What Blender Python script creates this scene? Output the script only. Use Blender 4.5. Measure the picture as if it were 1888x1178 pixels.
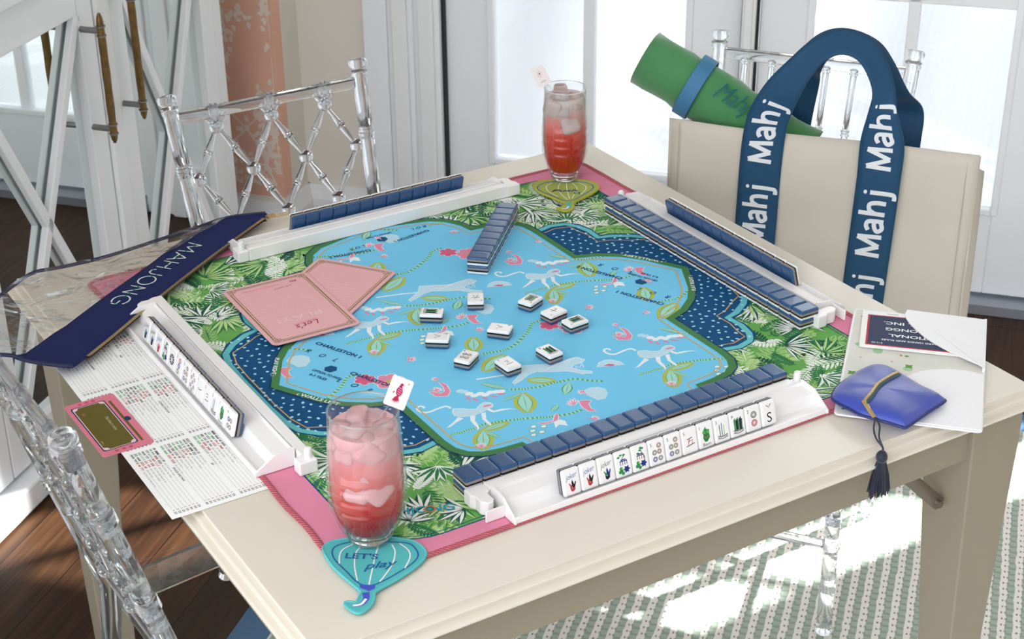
import bpy, bmesh, math, random
from mathutils import Vector, Matrix
from mathutils.geometry import tessellate_polygon
random.seed(7)
for o in list(bpy.data.objects): bpy.data.objects.remove(o)
SC = bpy.context.scene
COL = SC.collection
PI = math.pi
# ---------------------------------------------------------------- camera
cam_d = bpy.data.cameras.new('camera'); cam = bpy.data.objects.new('camera', cam_d); COL.objects.link(cam)
cam_d.sensor_width = 36.0; cam_d.lens = 3048.15 / 1888 * 36.0
YAW, PITCH, ROLL = 1.02509955, 0.476392137, -0.0103411642
fw = Vector((math.cos(YAW)*math.cos(PITCH), math.sin(YAW)*math.cos(PITCH), -math.sin(PITCH)))
rt = Vector((math.sin(YAW), -math.cos(YAW), 0)); up = rt.cross(fw)
r_ = rt*math.cos(ROLL) + up*math.sin(ROLL); u_ = -rt*math.sin(ROLL) + up*math.cos(ROLL)
CM = Matrix.Identity(4)
for i in range(3):
    CM[i][0] = r_[i]; CM[i][1] = u_[i]; CM[i][2] = -fw[i]
CM[0][3], CM[1][3], CM[2][3] = -0.94944168, -1.60937464, 1.71186502
cam.matrix_world = CM
SC.camera = cam
cam_d.dof.use_dof = True; cam_d.dof.focus_distance = 2.05; cam_d.dof.aperture_fstop = 18
cam_d.clip_start = 0.05; cam_d.clip_end = 100
# ---------------------------------------------------------------- world, sun, exposure
W = bpy.data.worlds.new('daylight'); SC.world = W; W.use_nodes = True
nt = W.node_tree; nt.nodes.clear()
wo = nt.nodes.new('ShaderNodeOutputWorld'); bg = nt.nodes.new('ShaderNodeBackground')
tc = nt.nodes.new('ShaderNodeTexCoord'); dp = nt.nodes.new('ShaderNodeVectorMath'); dp.operation = 'DOT_PRODUCT'
dp.inputs[1].default_value = (0.70, 0.28, 0.65)
rp = nt.nodes.new('ShaderNodeValToRGB')
rp.color_ramp.elements[0].position = 0.0; rp.color_ramp.elements[0].color = (0.55, 0.56, 0.58, 1)
rp.color_ramp.elements[1].position = 1.0; rp.color_ramp.elements[1].color = (0.93, 0.97, 1.0, 1)
mr = nt.nodes.new('ShaderNodeMapRange'); mr.inputs[1].default_value = -1; mr.inputs[2].default_value = 1
nt.links.new(tc.outputs['Generated'], dp.inputs[0]); nt.links.new(dp.outputs['Value'], mr.inputs[0])
nt.links.new(mr.outputs[0], rp.inputs[0]); dk = nt.nodes.new('ShaderNodeVectorMath'); dk.operation = 'DOT_PRODUCT'; dk.inputs[1].default_value = (0.45, -0.89, -0.10)
ds = nt.nodes.new('ShaderNodeMapRange'); ds.interpolation_type = 'SMOOTHSTEP'; ds.inputs[1].default_value = .20; ds.inputs[2].default_value = .80; ds.inputs[3].default_value = 1; ds.inputs[4].default_value = .07
mm = nt.nodes.new('ShaderNodeVectorMath'); mm.operation = 'SCALE'
nt.links.new(tc.outputs['Generated'], dk.inputs[0]); nt.links.new(dk.outputs['Value'], ds.inputs[0])
nt.links.new(rp.outputs[0], mm.inputs[0]); nt.links.new(ds.outputs[0], mm.inputs['Scale']); nt.links.new(mm.outputs[0], bg.inputs[0]); nt.links.new(bg.outputs[0], wo.inputs[0])
bg.inputs[1].default_value = 3.4
sd = bpy.data.lights.new('sun', 'SUN'); sun = bpy.data.objects.new('sun', sd); COL.objects.link(sun)
sd.energy = 16.0; sd.angle = math.radians(0.9); sd.color = (1.0, 0.97, 0.93)
sun.rotation_euler = Vector((-math.cos(math.radians(45)), 0, -math.sin(math.radians(45)))).to_track_quat('-Z', 'Y').to_euler()
sun.location = (4, 0, 4)
SC.view_settings.view_transform = 'Standard'; SC.view_settings.look = 'None'
SC.view_settings.gamma = 1; SC.view_settings.use_curve_mapping = False
SC.view_settings.exposure = 0.50
# ---------------------------------------------------------------- helpers
def lin(h):
    h = h.lstrip('#'); o = []
    for i in (0, 2, 4):
        c = int(h[i:i+2], 16)/255
        o.append(c/12.92 if c <= .04045 else ((c+.055)/1.055)**2.4)
    return (o[0], o[1], o[2], 1)
MATS = {}
def mat(name, col='#ffffff', rough=.5, metal=0, noise=0, nscale=40, bump=0, bscale=200, trans=0, ior=1.45, coat=0, spec=.5, sheen=0, alt=None, sss=0):
    if name in MATS: return MATS[name]
    m = bpy.data.materials.new(name); m.use_nodes = True; t = m.node_tree; b = t.nodes['Principled BSDF']
    c = lin(col) if isinstance(col, str) else col
    b.inputs['Base Color'].default_value = c; b.inputs['Roughness'].default_value = rough
    b.inputs['Metallic'].default_value = metal; b.inputs['Transmission Weight'].default_value = trans
    b.inputs['IOR'].default_value = ior; b.inputs['Coat Weight'].default_value = coat
    b.inputs['Specular IOR Level'].default_value = spec; b.inputs['Sheen Weight'].default_value = sheen
    if sss:
        b.inputs['Subsurface Weight'].default_value = sss; b.inputs['Subsurface Radius'].default_value = (.01,.008,.008)
    if noise or alt:
        tc = t.nodes.new('ShaderNodeTexCoord'); n = t.nodes.new('ShaderNodeTexNoise'); n.inputs['Scale'].default_value = nscale
        n.inputs['Detail'].default_value = 4; r = t.nodes.new('ShaderNodeValToRGB')
        a = lin(alt) if alt else tuple(x*(1-noise) for x in c[:3]) + (1,)
        r.color_ramp.elements[0].color = a; r.color_ramp.elements[1].color = c
        r.color_ramp.elements[0].position = .35; r.color_ramp.elements[1].position = .65
        t.links.new(tc.outputs['Object'], n.inputs['Vector']); t.links.new(n.outputs['Fac'], r.inputs[0]); t.links.new(r.outputs[0], b.inputs['Base Color'])
    if bump:
        tc = t.nodes.new('ShaderNodeTexCoord'); n = t.nodes.new('ShaderNodeTexNoise'); n.inputs['Scale'].default_value = bscale
        bp = t.nodes.new('ShaderNodeBump'); bp.inputs['Strength'].default_value = bump; bp.inputs['Distance'].default_value = .002
        t.links.new(tc.outputs['Object'], n.inputs['Vector']); t.links.new(n.outputs['Fac'], bp.inputs['Height']); t.links.new(bp.outputs[0], b.inputs['Normal'])
    MATS[name] = m; return m
def thin_glass(name, tint=(1,1,1,1), rough=0, lo=.04, hi=.9, bump=0, bscale=8):
    if name in MATS: return MATS[name]
    m = bpy.data.materials.new(name); m.use_nodes = True; t = m.node_tree; t.nodes.clear()
    out = t.nodes.new('ShaderNodeOutputMaterial'); mx = t.nodes.new('ShaderNodeMixShader'); tr = t.nodes.new('ShaderNodeBsdfTransparent')
    gl = t.nodes.new('ShaderNodeBsdfGlossy'); lw = t.nodes.new('ShaderNodeLayerWeight'); pw = t.nodes.new('ShaderNodeMath'); mp = t.nodes.new('ShaderNodeMath')
    tr.inputs[0].default_value = tint; gl.inputs['Roughness'].default_value = rough; lw.inputs[0].default_value = .5
    pw.operation = 'POWER'; pw.inputs[1].default_value = 3.5; mp.operation = 'MULTIPLY_ADD'; mp.inputs[1].default_value = hi; mp.inputs[2].default_value = lo
    t.links.new(lw.outputs['Facing'], pw.inputs[0]); t.links.new(pw.outputs[0], mp.inputs[0]); t.links.new(mp.outputs[0], mx.inputs[0])
    t.links.new(tr.outputs[0], mx.inputs[1]); t.links.new(gl.outputs[0], mx.inputs[2]); t.links.new(mx.outputs[0], out.inputs[0])
    if bump:
        tc = t.nodes.new('ShaderNodeTexCoord'); n = t.nodes.new('ShaderNodeTexNoise'); n.inputs['Scale'].default_value = bscale; n.inputs['Distortion'].default_value = 1.5
        bp = t.nodes.new('ShaderNodeBump'); bp.inputs['Strength'].default_value = bump; bp.inputs['Distance'].default_value = .02
        t.links.new(tc.outputs['Object'], n.inputs['Vector']); t.links.new(n.outputs['Fac'], bp.inputs['Height'])
        t.links.new(bp.outputs[0], gl.inputs['Normal']); t.links.new(bp.outputs[0], lw.inputs['Normal'])
    MATS[name] = m; return m
def tag(o, label=None, cat=None, group=None, kind=None):
    if label: o['label'] = label
    if cat: o['category'] = cat
    if group: o['group'] = group
    if kind: o['kind'] = kind
    return o
def empty(name, loc=(0,0,0), rz=0, parent=None):
    o = bpy.data.objects.new(name, None); COL.objects.link(o); o.location = loc; o.rotation_euler = (0,0,rz)
    o.empty_display_size = .02
    if parent: o.parent = parent
    return o
def copy_tree(o, parent=None):
    c = o.copy(); COL.objects.link(c); c.parent = parent
    for ch in list(o.children): copy_tree(ch, c)
    return c
def catmull(P, n=8, closed=False):
    P = [Vector(p) for p in P]; out = []; N = len(P)
    rng = range(N) if closed else range(N-1)
    for i in rng:
        p1, p2 = P[i], P[(i+1) % N]
        p0 = P[i-1] if (i > 0 or closed) else p1*2-p2
        p3 = P[(i+2) % N] if (i+2 < N or closed) else p2*2-p1
        for k in range(n):
            t = k/n
            out.append(.5*((2*p1)+(p2-p0)*t+(2*p0-5*p1+4*p2-p3)*t*t+(3*p1-p0-3*p2+p3)*t**3))
    if not closed: out.append(P[-1])
    return out
class MB:
    def __init__(s, T=None): s.v = []; s.f = []; s.m = []; s.T = T or Matrix.Identity(4)
    def add(s, vs, fs, mi=0):
        b = len(s.v); s.v += [s.T @ Vector(v) for v in vs]; s.f += [[b+i for i in f] for f in fs]; s.m += [mi]*len(fs)
        return s
    def box(s, x0, x1, y0, y1, z0, z1, mi=0, R=None):
        vs = [(x, y, z) for z in (z0, z1) for y in (y0, y1) for x in (x0, x1)]
        if R: vs = [R @ Vector(v) for v in vs]
        return s.add(vs, [(0,2,3,1),(4,5,7,6),(0,1,5,4),(2,6,7,3),(0,4,6,2),(1,3,7,5)], mi)
    def prism(s, pts, z0, z1, mi=0):
        n = len(pts); a = sum(pts[i][0]*pts[(i+1)%n][1]-pts[(i+1)%n][0]*pts[i][1] for i in range(n))
        if a < 0: pts = pts[::-1]
        f0 = z0 if callable(z0) else (lambda x, y: z0); f1 = z1 if callable(z1) else (lambda x, y: z1)
        vs = [(p[0], p[1], f0(p[0], p[1])) for p in pts] + [(p[0], p[1], f1(p[0], p[1])) for p in pts]
        fs = [tuple(range(n-1, -1, -1)), tuple(range(n, 2*n))] + [(i, (i+1)%n, n+(i+1)%n, n+i) for i in range(n)]
        return s.add(vs, fs, mi)
    def loft(s, rings, mi=0, caps=True, closed=False):
        n = len(rings[0]); vs = [p for r in rings for p in r]; fs = []; K = len(rings)
        for k in range(K if closed else K-1):
            a = k*n; b = ((k+1) % K)*n
            fs += [(a+i, a+(i+1)%n, b+(i+1)%n, b+i) for i in range(n)]
        if caps and not closed: fs += [tuple(range(n-1, -1, -1)), tuple(range((K-1)*n, K*n))]
        return s.add(vs, fs, mi)
    def tube(s, P, r, n=12, mi=0, caps=True, closed=False, flat=None):
        P = [Vector(p) for p in P]; N = len(P); rings = []; prev = None
        for i, p in enumerate(P):
            a = P[i-1] if (i > 0 or closed) else p; b = P[(i+1) % N] if (i < N-1 or closed) else p
            d = (b-a).normalized() if (b-a).length > 1e-9 else Vector((0,0,1))
            if prev is None:
                x = d.orthogonal().normalized()
                if flat is not None: x = (Vector(flat) - d*d.dot(Vector(flat))).normalized()
            else: x = (prev - d*d.dot(prev)).normalized()
            prev = x; y = d.cross(x); rr = r[i] if isinstance(r, list) else r
            rx, ry = rr if isinstance(rr, (list, tuple)) else (rr, rr)
            rings.append([p + x*rx*math.cos(2*PI*k/n) + y*ry*math.sin(2*PI*k/n) for k in range(n)])
        return s.loft(rings, mi, caps, closed)
    def turned(s, A, B, prof, n=14, mi=0):
        A = Vector(A); B = Vector(B); d = B-A
        return s.tube([A + d*t for t, r in prof], [r for t, r in prof], n, mi)
    def lathe(s, prof, n=32, mi=0, o=(0,0,0), caps=True):
        o = Vector(o)
        return s.loft([[o + Vector((r*math.cos(2*PI*k/n), r*math.sin(2*PI*k/n), z)) for k in range(n)] for r, z in prof], mi, caps)
    def sphere(s, c, r, mi=0, n=12, sc=(1,1,1)):
        c = Vector(c); K = max(4, n//2)
        return s.loft([[c + Vector((r*sc[0]*math.sin(a)*math.cos(2*PI*k/n), r*sc[1]*math.sin(a)*math.sin(2*PI*k/n), -r*sc[2]*math.cos(a))) for k in range(n)] for a in [PI*(i+.02)/(K+.04) for i in range(K+1)]], mi)
    def grid(s, fn, nu, nv, mi=0, cu=False):
        vs = [fn(i/nu, j/nv) for j in range(nv+1) for i in range(nu+1)]
        fs = [(j*(nu+1)+i, j*(nu+1)+i+1, (j+1)*(nu+1)+i+1, (j+1)*(nu+1)+i) for j in range(nv) for i in range(nu)]
        return s.add(vs, fs, mi)
    def build(s, name, mats, parent=None, smooth=None, bevel=0, bseg=2, solid=0, sub=0, recalc=False):
        me = bpy.data.meshes.new(name); me.from_pydata([tuple(v) for v in s.v], [], s.f)
        if not isinstance(mats, (list, tuple)): mats = [mats]
        for m in mats: me.materials.append(m)
        me.polygons.foreach_set('material_index', s.m)
        if recalc:
            bm = bmesh.new(); bm.from_mesh(me); bmesh.ops.recalc_face_normals(bm, faces=bm.faces); bm.to_mesh(me); bm.free()
        if smooth is not None:
            me.polygons.foreach_set('use_smooth', [True]*len(me.polygons)); me.set_sharp_from_angle(angle=math.radians(smooth))
        me.update()
        o = bpy.data.objects.new(name, me); COL.objects.link(o)
        if parent: o.parent = parent
        if solid:
            md = o.modifiers.new('thickness', 'SOLIDIFY'); md.thickness = solid; md.offset = 0
        if bevel:
            md = o.modifiers.new('bevel', 'BEVEL'); md.width = bevel; md.segments = bseg; md.limit_method = 'ANGLE'; md.angle_limit = math.radians(40)
        if sub:
            md = o.modifiers.new('sub', 'SUBSURF'); md.levels = sub; md.render_levels = sub
        return o
TXT = {}
def text_mesh(s, bold=0, shear=0):
    k = (s, bold, shear)
    if k in TXT: return TXT[k]
    cu = bpy.data.curves.new('t', 'FONT'); cu.body = s; cu.size = 1; cu.offset = bold; cu.shear = shear; cu.resolution_u = 3; cu.fill_mode = 'FRONT'
    ob = bpy.data.objects.new('t', cu); COL.objects.link(ob)
    dg = bpy.context.evaluated_depsgraph_get(); me = ob.evaluated_get(dg).to_mesh()
    vs = [(v.co.x, v.co.y) for v in me.vertices]; fs = [tuple(p.vertices) for p in me.polygons]
    ob.evaluated_get(dg).to_mesh_clear(); bpy.data.objects.remove(ob); bpy.data.curves.remove(cu)
    w = (min([v[0] for v in vs] or [0]), max([v[0] for v in vs] or [1]))
    TXT[k] = (vs, fs, w); return TXT[k]
class Art:
    """flat printed pattern: polygons laid on a surface through a mapping (x, y, h) -> point"""
    def __init__(s, mp, names, h0=.00008, dh=.00005): s.mp = mp; s.mb = MB(); s.names = list(names); s.h0 = h0; s.dh = dh
    clip = None
    def mi(s, n):
        if n not in s.names: s.names.append(n)
        return s.names.index(n)
    k = 0
    def P(s, x, y, l): return s.mp(x, y, s.h0 + s.dh*l + (s.k % 37)*s.dh*.026)
    def poly(s, pts, m, l=0):
        if len(pts) < 3: return
        s.k += 1
        n = len(pts); a = sum(pts[i][0]*pts[(i+1)%n][1]-pts[(i+1)%n][0]*pts[i][1] for i in range(n))
        if a < 0: pts = pts[::-1]
        vs = [s.P(p[0], p[1], l) for p in pts]
        if n <= 4: s.mb.add(vs, [tuple(range(n))], s.mi(m)); return
        fs = []
        for t in tessellate_polygon([[Vector((p[0], p[1], 0)) for p in pts]]):
            q = [pts[i] for i in t]; ar = (q[1][0]-q[0][0])*(q[2][1]-q[0][1])-(q[2][0]-q[0][0])*(q[1][1]-q[0][1])
            fs.append(tuple(t) if ar > 0 else tuple(t)[::-1])
        s.mb.add(vs, fs, s.mi(m))
    def stroke(s, pts, w, m, l=0, closed=False, dash=None, sm=0):
        if sm: pts = [(p.x, p.y) for p in catmull([(p[0], p[1], 0) for p in pts], sm, closed)]
        if s.clip: pts = [p for p in pts if s.clip(p[0], p[1])]
        if len(pts) < 2: return
        s.k += 1
        P = [Vector((p[0], p[1])) for p in pts]
        N = len(P); L = []; R = []
        for i, p in enumerate(P):
            a = P[i-1] if (i > 0 or closed) else p; b = P[(i+1) % N] if (i < N-1 or closed) else p
            d = (b-a); d = d.normalized() if d.length > 1e-9 else Vector((1, 0)); nn = Vector((-d.y, d.x))
            ww = w(i/(max(1, N-1))) if callable(w) else w
            L.append(p+nn*ww/2); R.append(p-nn*ww/2)
        vs = [s.P(q.x, q.y, l) for q in L] + [s.P(q.x, q.y, l) for q in R]; fs = []
        for i in range(N if closed else N-1):
            j = (i+1) % N
            if dash and (i % dash[0]) >= dash[1]: continue
            fs.append((N+i, N+j, j, i))
        s.mb.add(vs, fs, s.mi(m))
    def disc(s, x, y, r, m, l=0, ry=None, n=12, a=0):
        ry = ry or r; ca, sa = math.cos(a), math.sin(a)
        s.poly([(x+r*math.cos(t)*ca-ry*math.sin(t)*sa, y+r*math.cos(t)*sa+ry*math.sin(t)*ca) for t in [2*PI*k/n for k in range(n)]], m, l)
    def lens(s, a, b, w, m, l=0, bend=0, n=4, mid=.45):
        if s.clip and not (s.clip(*a[:2]) and s.clip(*b[:2])): return
        a = Vector((a[0], a[1])); b = Vector((b[0], b[1])); d = b-a; q = Vector((-d.y, d.x)); q = q.normalized() if q.length > 0 else q
        up = []; dn = []
        for k in range(1, n):
            t = k/n; c = a+d*t+q*bend*d.length*math.sin(PI*t)
            ww = w/2*math.sin(PI*t**(.8 if mid < .5 else 1)); up.append(c+q*ww); dn.append(c-q*ww)
        s.poly([tuple(a)]+[tuple(p) for p in dn]+[tuple(b)]+[tuple(p) for p in up[::-1]], m, l)
    def text(s, st, x, y, size, ang=0, m='ink', l=5, bold=0, shear=0, fit=None, align='l', up=None):
        vs, fs, (w0, w1) = text_mesh(st, bold, shear)
        if not fs: return
        sx = size if fit is None else fit/(w1-w0)
        ox = -w0 if align == 'l' else (-(w0+w1)/2 if align == 'c' else -w1)
        ca, sa = math.cos(ang), math.sin(ang)
        ux, uy = up if up else (-sa, ca)
        out = [s.P(x+(vx+ox)*sx*ca+vy*size*ux, y+(vx+ox)*sx*sa+vy*size*uy, l) for vx, vy in vs]
        s.mb.add(out, fs, s.mi(m))
    def build(s, name, parent=None): return s.mb.build(name, [INK[n] for n in s.names], parent)
INK = {}
def ink(name, col, rough=.75, **k):
    k.setdefault('spec', .15); INK[name] = mat('print_'+name, col, rough, **k); return INK[name]
# ---------------------------------------------------------------- the room (s = towards the windows, t = towards the cabinet)
TH = math.radians(41.7)
RM = Matrix.Rotation(TH, 4, 'Z')
def st_(s, t, z): return RM @ Vector((s, t, z))
M_wall = mat('wall_paint', '#e6dfd6', .8, bump=.05, bscale=400)
M_trim = mat('trim_paint', '#eeeff2', .35)
M_door = mat('door_paint', '#f1f3f8', .4)
M_dark = mat('shadow_gap', '#2b2d30', .8)
M_pane = thin_glass('window_glass', (.97, .98, .98, 1), 0, .03, .7)
def S(name, mb, m, **k): return tag(mb.build(name, m, **k), kind='structure')
# floor
fm = bpy.data.materials.new('dark_wood_planks'); fm.use_nodes = True; t = fm.node_tree; b = t.nodes['Principled BSDF']
tc = t.nodes.new('ShaderNodeTexCoord'); mp = t.nodes.new('ShaderNodeMapping'); mp.inputs['Rotation'].default_value = (0, 0, 0)
br = t.nodes.new('ShaderNodeTexBrick'); br.inputs['Scale'].default_value = 1; br.inputs['Brick Width'].default_value = 1.1; br.inputs['Row Height'].default_value = .125
br.inputs['Mortar Size'].default_value = .0015; br.inputs['Color1'].default_value = lin('#46301f'); br.inputs['Color2'].default_value = lin('#382418'); br.inputs['Mortar'].default_value = lin('#1c110b')
mp2 = t.nodes.new('ShaderNodeMapping'); mp2.inputs['Scale'].default_value = (3, 60, 1)
nz = t.nodes.new('ShaderNodeTexNoise'); nz.inputs['Scale'].default_value = 1.5; nz.inputs['Detail'].default_value = 8; nz.inputs['Distortion'].default_value = .6
rr = t.nodes.new('ShaderNodeValToRGB'); rr.color_ramp.elements[0].color = (.55,.5,.46,1); rr.color_ramp.elements[1].color = (1.25,1.2,1.15,1); rr.color_ramp.elements[0].position = .35; rr.color_ramp.elements[1].position = .7
mx = t.nodes.new('ShaderNodeMix'); mx.data_type = 'RGBA'; mx.blend_type = 'MULTIPLY'; mx.inputs[0].default_value = 1
t.links.new(tc.outputs['Object'], br.inputs['Vector']); t.links.new(tc.outputs['Object'], mp2.inputs['Vector']); t.links.new(mp2.outputs[0], nz.inputs['Vector'])
t.links.new(nz.outputs['Fac'], rr.inputs[0]); t.links.new(br.outputs['Color'], mx.inputs[6]); t.links.new(rr.outputs[0], mx.inputs[7]); t.links.new(mx.outputs[2], b.inputs['Base Color'])
b.inputs['Roughness'].default_value = .45; b.inputs['Specular IOR Level'].default_value = .12
o = MB().box(-3.2, 1.86, -2.6, 1.6, -.03, 0).build('floor', fm); o.rotation_euler = (0, 0, TH); tag(o, kind='structure')
SB = lambda: MB(RM)
S('ceiling', SB().box(-1.6, 1.86, -2.6, 1.6, 2.62, 2.68), mat('ceiling_paint', '#efece6', .9))
# window wall
DOORS = [(-.03, .672), (-.73, -.06), (-1.585, -.915)]
HEAD = 2.2
wb = SB()
wb.box(1.74, 1.88, .73, 1.6, 0, 2.62); wb.box(1.74, 1.88, -2.6, .73, HEAD, 2.62); wb.box(1.74, 1.88, -2.6, -1.645, 0, HEAD); wb.box(1.74, 1.88, -.855, -.79, 0, HEAD)
S('wall_back', wb, M_wall)
S('wall_left', SB().box(-1.6, 1.74, 1.5, 1.6, 0, 2.62), M_wall)
S('wall_right', SB().box(-1.0, 1.74, -2.7, -2.6, 0, 2.62), M_wall)
# pier papered with a blossom pattern
PT0, PT1 = 1.037, 1.5
pier = SB().box(1.6, 1.74, PT0, PT1, 0, 2.62)
ob = S('wall_pier', pier, M_wall)
ink('blush', '#ecbba4', .85, noise=.06, nscale=6); ink('branch', '#ecdccf', .85)
def pier_map(x, y, h): # x runs along t from the corner, negative x turns the corner on to the side face
    if x >= 0: return RM @ Vector((1.6-h, PT0+x, y))
    return RM @ Vector((1.6-x, PT0-h, y))
A = Art(pier_map, ['blush', 'branch'], .0005, .0004)
A.poly([(.0, .14), (.43, .14), (.43, 2.6), (.0, 2.6)], 'blush', 0); A.poly([(-.045, .14), (0, .14), (0, 2.6), (-.045, 2.6)], 'blush', 0)
random.seed(5)
def branch(x, y, ang, ln, w, dep):
    P = [(x, y)]; a = ang
    for i in range(7):
        a += random.uniform(-.28, .28) ; P.append((P[-1][0]+math.cos(a)*ln/7, P[-1][1]+math.sin(a)*ln/7))
    P = [(min(.42, max(.008, p[0])), p[1]) for p in P if p[1] > .16]
    if len(P) < 3: return
    A.stroke(P, lambda t: w*(1-.5*t), 'branch', 1, sm=2)
    for i in range(1, len(P)):
        if dep > 0 and random.random() < .55: branch(P[i][0], P[i][1], a+random.choice((-1, 1))*random.uniform(.5, 1.1), ln*.5, w*.6, dep-1)
        if dep <= 1:
            for k in range(2):
                q = (P[i][0]+random.uniform(-.012, .012), P[i][1]+random.uniform(-.012, .012)); aa = random.uniform(0, 2*PI)
                if .012 < q[0] < .41 and q[1] > .17: A.lens(q, (q[0]+math.cos(aa)*.015, q[1]+math.sin(aa)*.019), .011, 'branch', 1)
for i in range(9):
    branch(.42, .34+i*.27, PI-random.uniform(-.2, .5), .42, .007, 2)
    branch(.02+.1*(i % 3), .17+.26*i, PI/2-.3+random.uniform(-.2, .2), .3, .006, 2)
tag(A.build('trim_9'), kind='structure')
# skirting
def skirt(name, pts):
    mb = SB(); prof = [(0, 0), (.018, 0), (.018, .09), (.014, .1), (.01, .11), (.006, .125), (0, .125)]
    for (a, b_, n_) in pts:
        a = Vector(a+(0,)); b_ = Vector(b_+(0,)); n_ = Vector(n_+(0,))
        r0 = [a + n_*d + Vector((0, 0, z)) for d, z in prof]; r1 = [b_ + n_*d + Vector((0, 0, z)) for d, z in prof]
        mb.loft([r0, r1])
    return S(name, mb, M_trim, recalc=True)
skirt('baseboard_back', [((1.74, .80), (1.74, PT0), (-1, 0)), ((1.74, -2.6), (1.74, -1.66), (-1, 0))])
skirt('baseboard_pier', [((1.6, PT0-.018), (1.6, PT1), (-1, 0)), ((1.582, PT0), (1.74, PT0), (0, -1))])
# door casings and mullion posts
tr = SB()
for a, b_ in ((.671, .735), (.735, .80), (-.0590, -.0290), (-.79+.006, -.73-.006), (-.915+.0, -.855), (-1.645, -1.585)):
    tr.box(1.718, 1.76, a, b_, 0, HEAD+.06)
    w_ = b_-a; tr.box(1.708, 1.72, a+.2*w_, b_-.2*w_, 0, HEAD+.06)
tr.box(1.71, 1.76, -1.66, .80, HEAD, HEAD+.08)
S('trim_1', tr, M_trim, bevel=.004)
cs = SB().box(1.715, 1.75, .80, .86, 0, HEAD+.1)
cs.box(1.70, 1.76, .795, .865, 0, .14)
S('trim_2', cs, M_door, bevel=.003)
tr = SB()
tr.box(1.735, 1.75, .664, .69, 0, HEAD); tr.box(1.735, 1.75, -.064, -.026, 0, HEAD); tr.box(1.735, 1.75, -.79, -.73, 0, HEAD)
S('trim_3', tr, M_dark)
for k, (t0, t1) in enumerate(DOORS):
    mb = SB(); X0, X1 = 1.752, 1.79
    g0, g1 = t0+.125, t1-.12; z0, z1 = .235, 2.1; gm = (g0+g1)/2
    mb.box(X0, X1, t0+.004, g0, .03, HEAD-.01); mb.box(X0, X1, g1, t1-.004, .03, HEAD-.01)
    mb.box(X0, X1, g0, g1, .03, z0); mb.box(X0, X1, g0, g1, z1, HEAD-.01)
    mb.box(X0+.004, X1-.004, gm-.013, gm+.013, z0, z1)
    for j in range(1, 4): mb.box(X0+.004, X1-.004, g0, g1, z0+.466*j-.013, z0+.466*j+.013)
    # raised bead round the glazing
    for (a, c, e, f) in ((g0-.012, g0+.004, z0-.012, z1+.012), (g1-.004, g1+.012, z0-.012, z1+.012)): mb.box(X0-.008, X0+.01, a, c, e, f)
    mb.box(X0-.008, X0+.01, g0+.004, g1-.004, z0-.012, z0+.004); mb.box(X0-.008, X0+.01, g0+.004, g1-.004, z1-.004, z1+.012)
    d = S('door_%d' % (k+1), mb, M_door, bevel=.003)
    SB().box(X0+.016, X0+.020, g0, g1, z0, z1).build('glass_pane', M_pane, d)
    SB().box(1.70, 1.80, t0, t1, .001, .024).build('threshold', mat('sill_metal', '#a8adb8', .35, .6), d)
# outdoors
S('ground', SB().box(1.9, 7, -5, 5, -.12, -.06), mat('patio_stone', '#8f9196', .9, noise=.12, nscale=14))
bk = MB()
def bfn(u, v):
    t_ = -3.2+u*5.6; z = -.055+v*1.62
    return RM @ Vector((2.41+.035*math.sin(t_*5)+.03*math.sin(t_*13+v*4)+.02*math.sin(v*9+t_*3), t_, z))
bk.grid(bfn, 90, 24)
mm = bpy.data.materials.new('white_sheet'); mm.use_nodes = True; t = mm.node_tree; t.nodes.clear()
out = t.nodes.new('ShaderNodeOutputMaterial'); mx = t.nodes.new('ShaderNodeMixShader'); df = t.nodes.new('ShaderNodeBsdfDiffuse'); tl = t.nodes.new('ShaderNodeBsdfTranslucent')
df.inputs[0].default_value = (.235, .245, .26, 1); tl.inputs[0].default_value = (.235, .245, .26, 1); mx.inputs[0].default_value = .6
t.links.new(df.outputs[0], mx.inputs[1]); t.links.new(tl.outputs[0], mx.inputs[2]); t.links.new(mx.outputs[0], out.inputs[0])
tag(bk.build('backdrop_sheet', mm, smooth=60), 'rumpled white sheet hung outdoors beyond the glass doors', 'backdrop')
ms = mm.copy(); ms.name = 'sun_blocker_cloth'
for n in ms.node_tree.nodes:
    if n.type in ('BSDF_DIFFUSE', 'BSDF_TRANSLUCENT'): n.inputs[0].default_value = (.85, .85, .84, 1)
S('sun_blocker', SB().box(1.735, 1.742, .08, .57, 1.02, 2.16), ms)  # added unseen panel: blocks direct sun and diffuses it onto the cabinet
# ---------------------------------------------------------------- rug
rm_ = bpy.data.materials.new('woven_rug'); rm_.use_nodes = True; t = rm_.node_tree; b = t.nodes['Principled BSDF']; b.inputs['Roughness'].default_value = .95
tc = t.nodes.new('ShaderNodeTexCoord'); sp = t.nodes.new('ShaderNodeSeparateXYZ'); t.links.new(tc.outputs['Object'], sp.inputs[0])
def math_(op, a, b_=None, c=None):
    n = t.nodes.new('ShaderNodeMath'); n.operation = op
    for i, q in enumerate((a, b_, c)):
        if q is None: continue
        if isinstance(q, (int, float)): n.inputs[i].default_value = q
        else: t.links.new(q, n.inputs[i])
    return n.outputs[0]
nz = t.nodes.new('ShaderNodeTexNoise'); nz.inputs['Scale'].default_value = 60; t.links.new(tc.outputs['Object'], nz.inputs['Vector'])
yy = math_('ADD', sp.outputs[1], math_('MULTIPLY', nz.outputs['Fac'], .006))
fy = math_('FRACT', math_('DIVIDE', yy, .0245)); cream = math_('GREATER_THAN', fy, .5)
fx = math_('FRACT', math_('DIVIDE', sp.outputs[0], .017)); dash = math_('LESS_THAN', fx, .3)
fx2 = math_('FRACT', math_('DIVIDE', math_('ADD', sp.outputs[0], .006), .017)); dash2 = math_('LESS_THAN', fx2, .35)
ctr = math_('LESS_THAN', math_('ABSOLUTE', math_('SUBTRACT', fy, .75)), .06)
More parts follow.
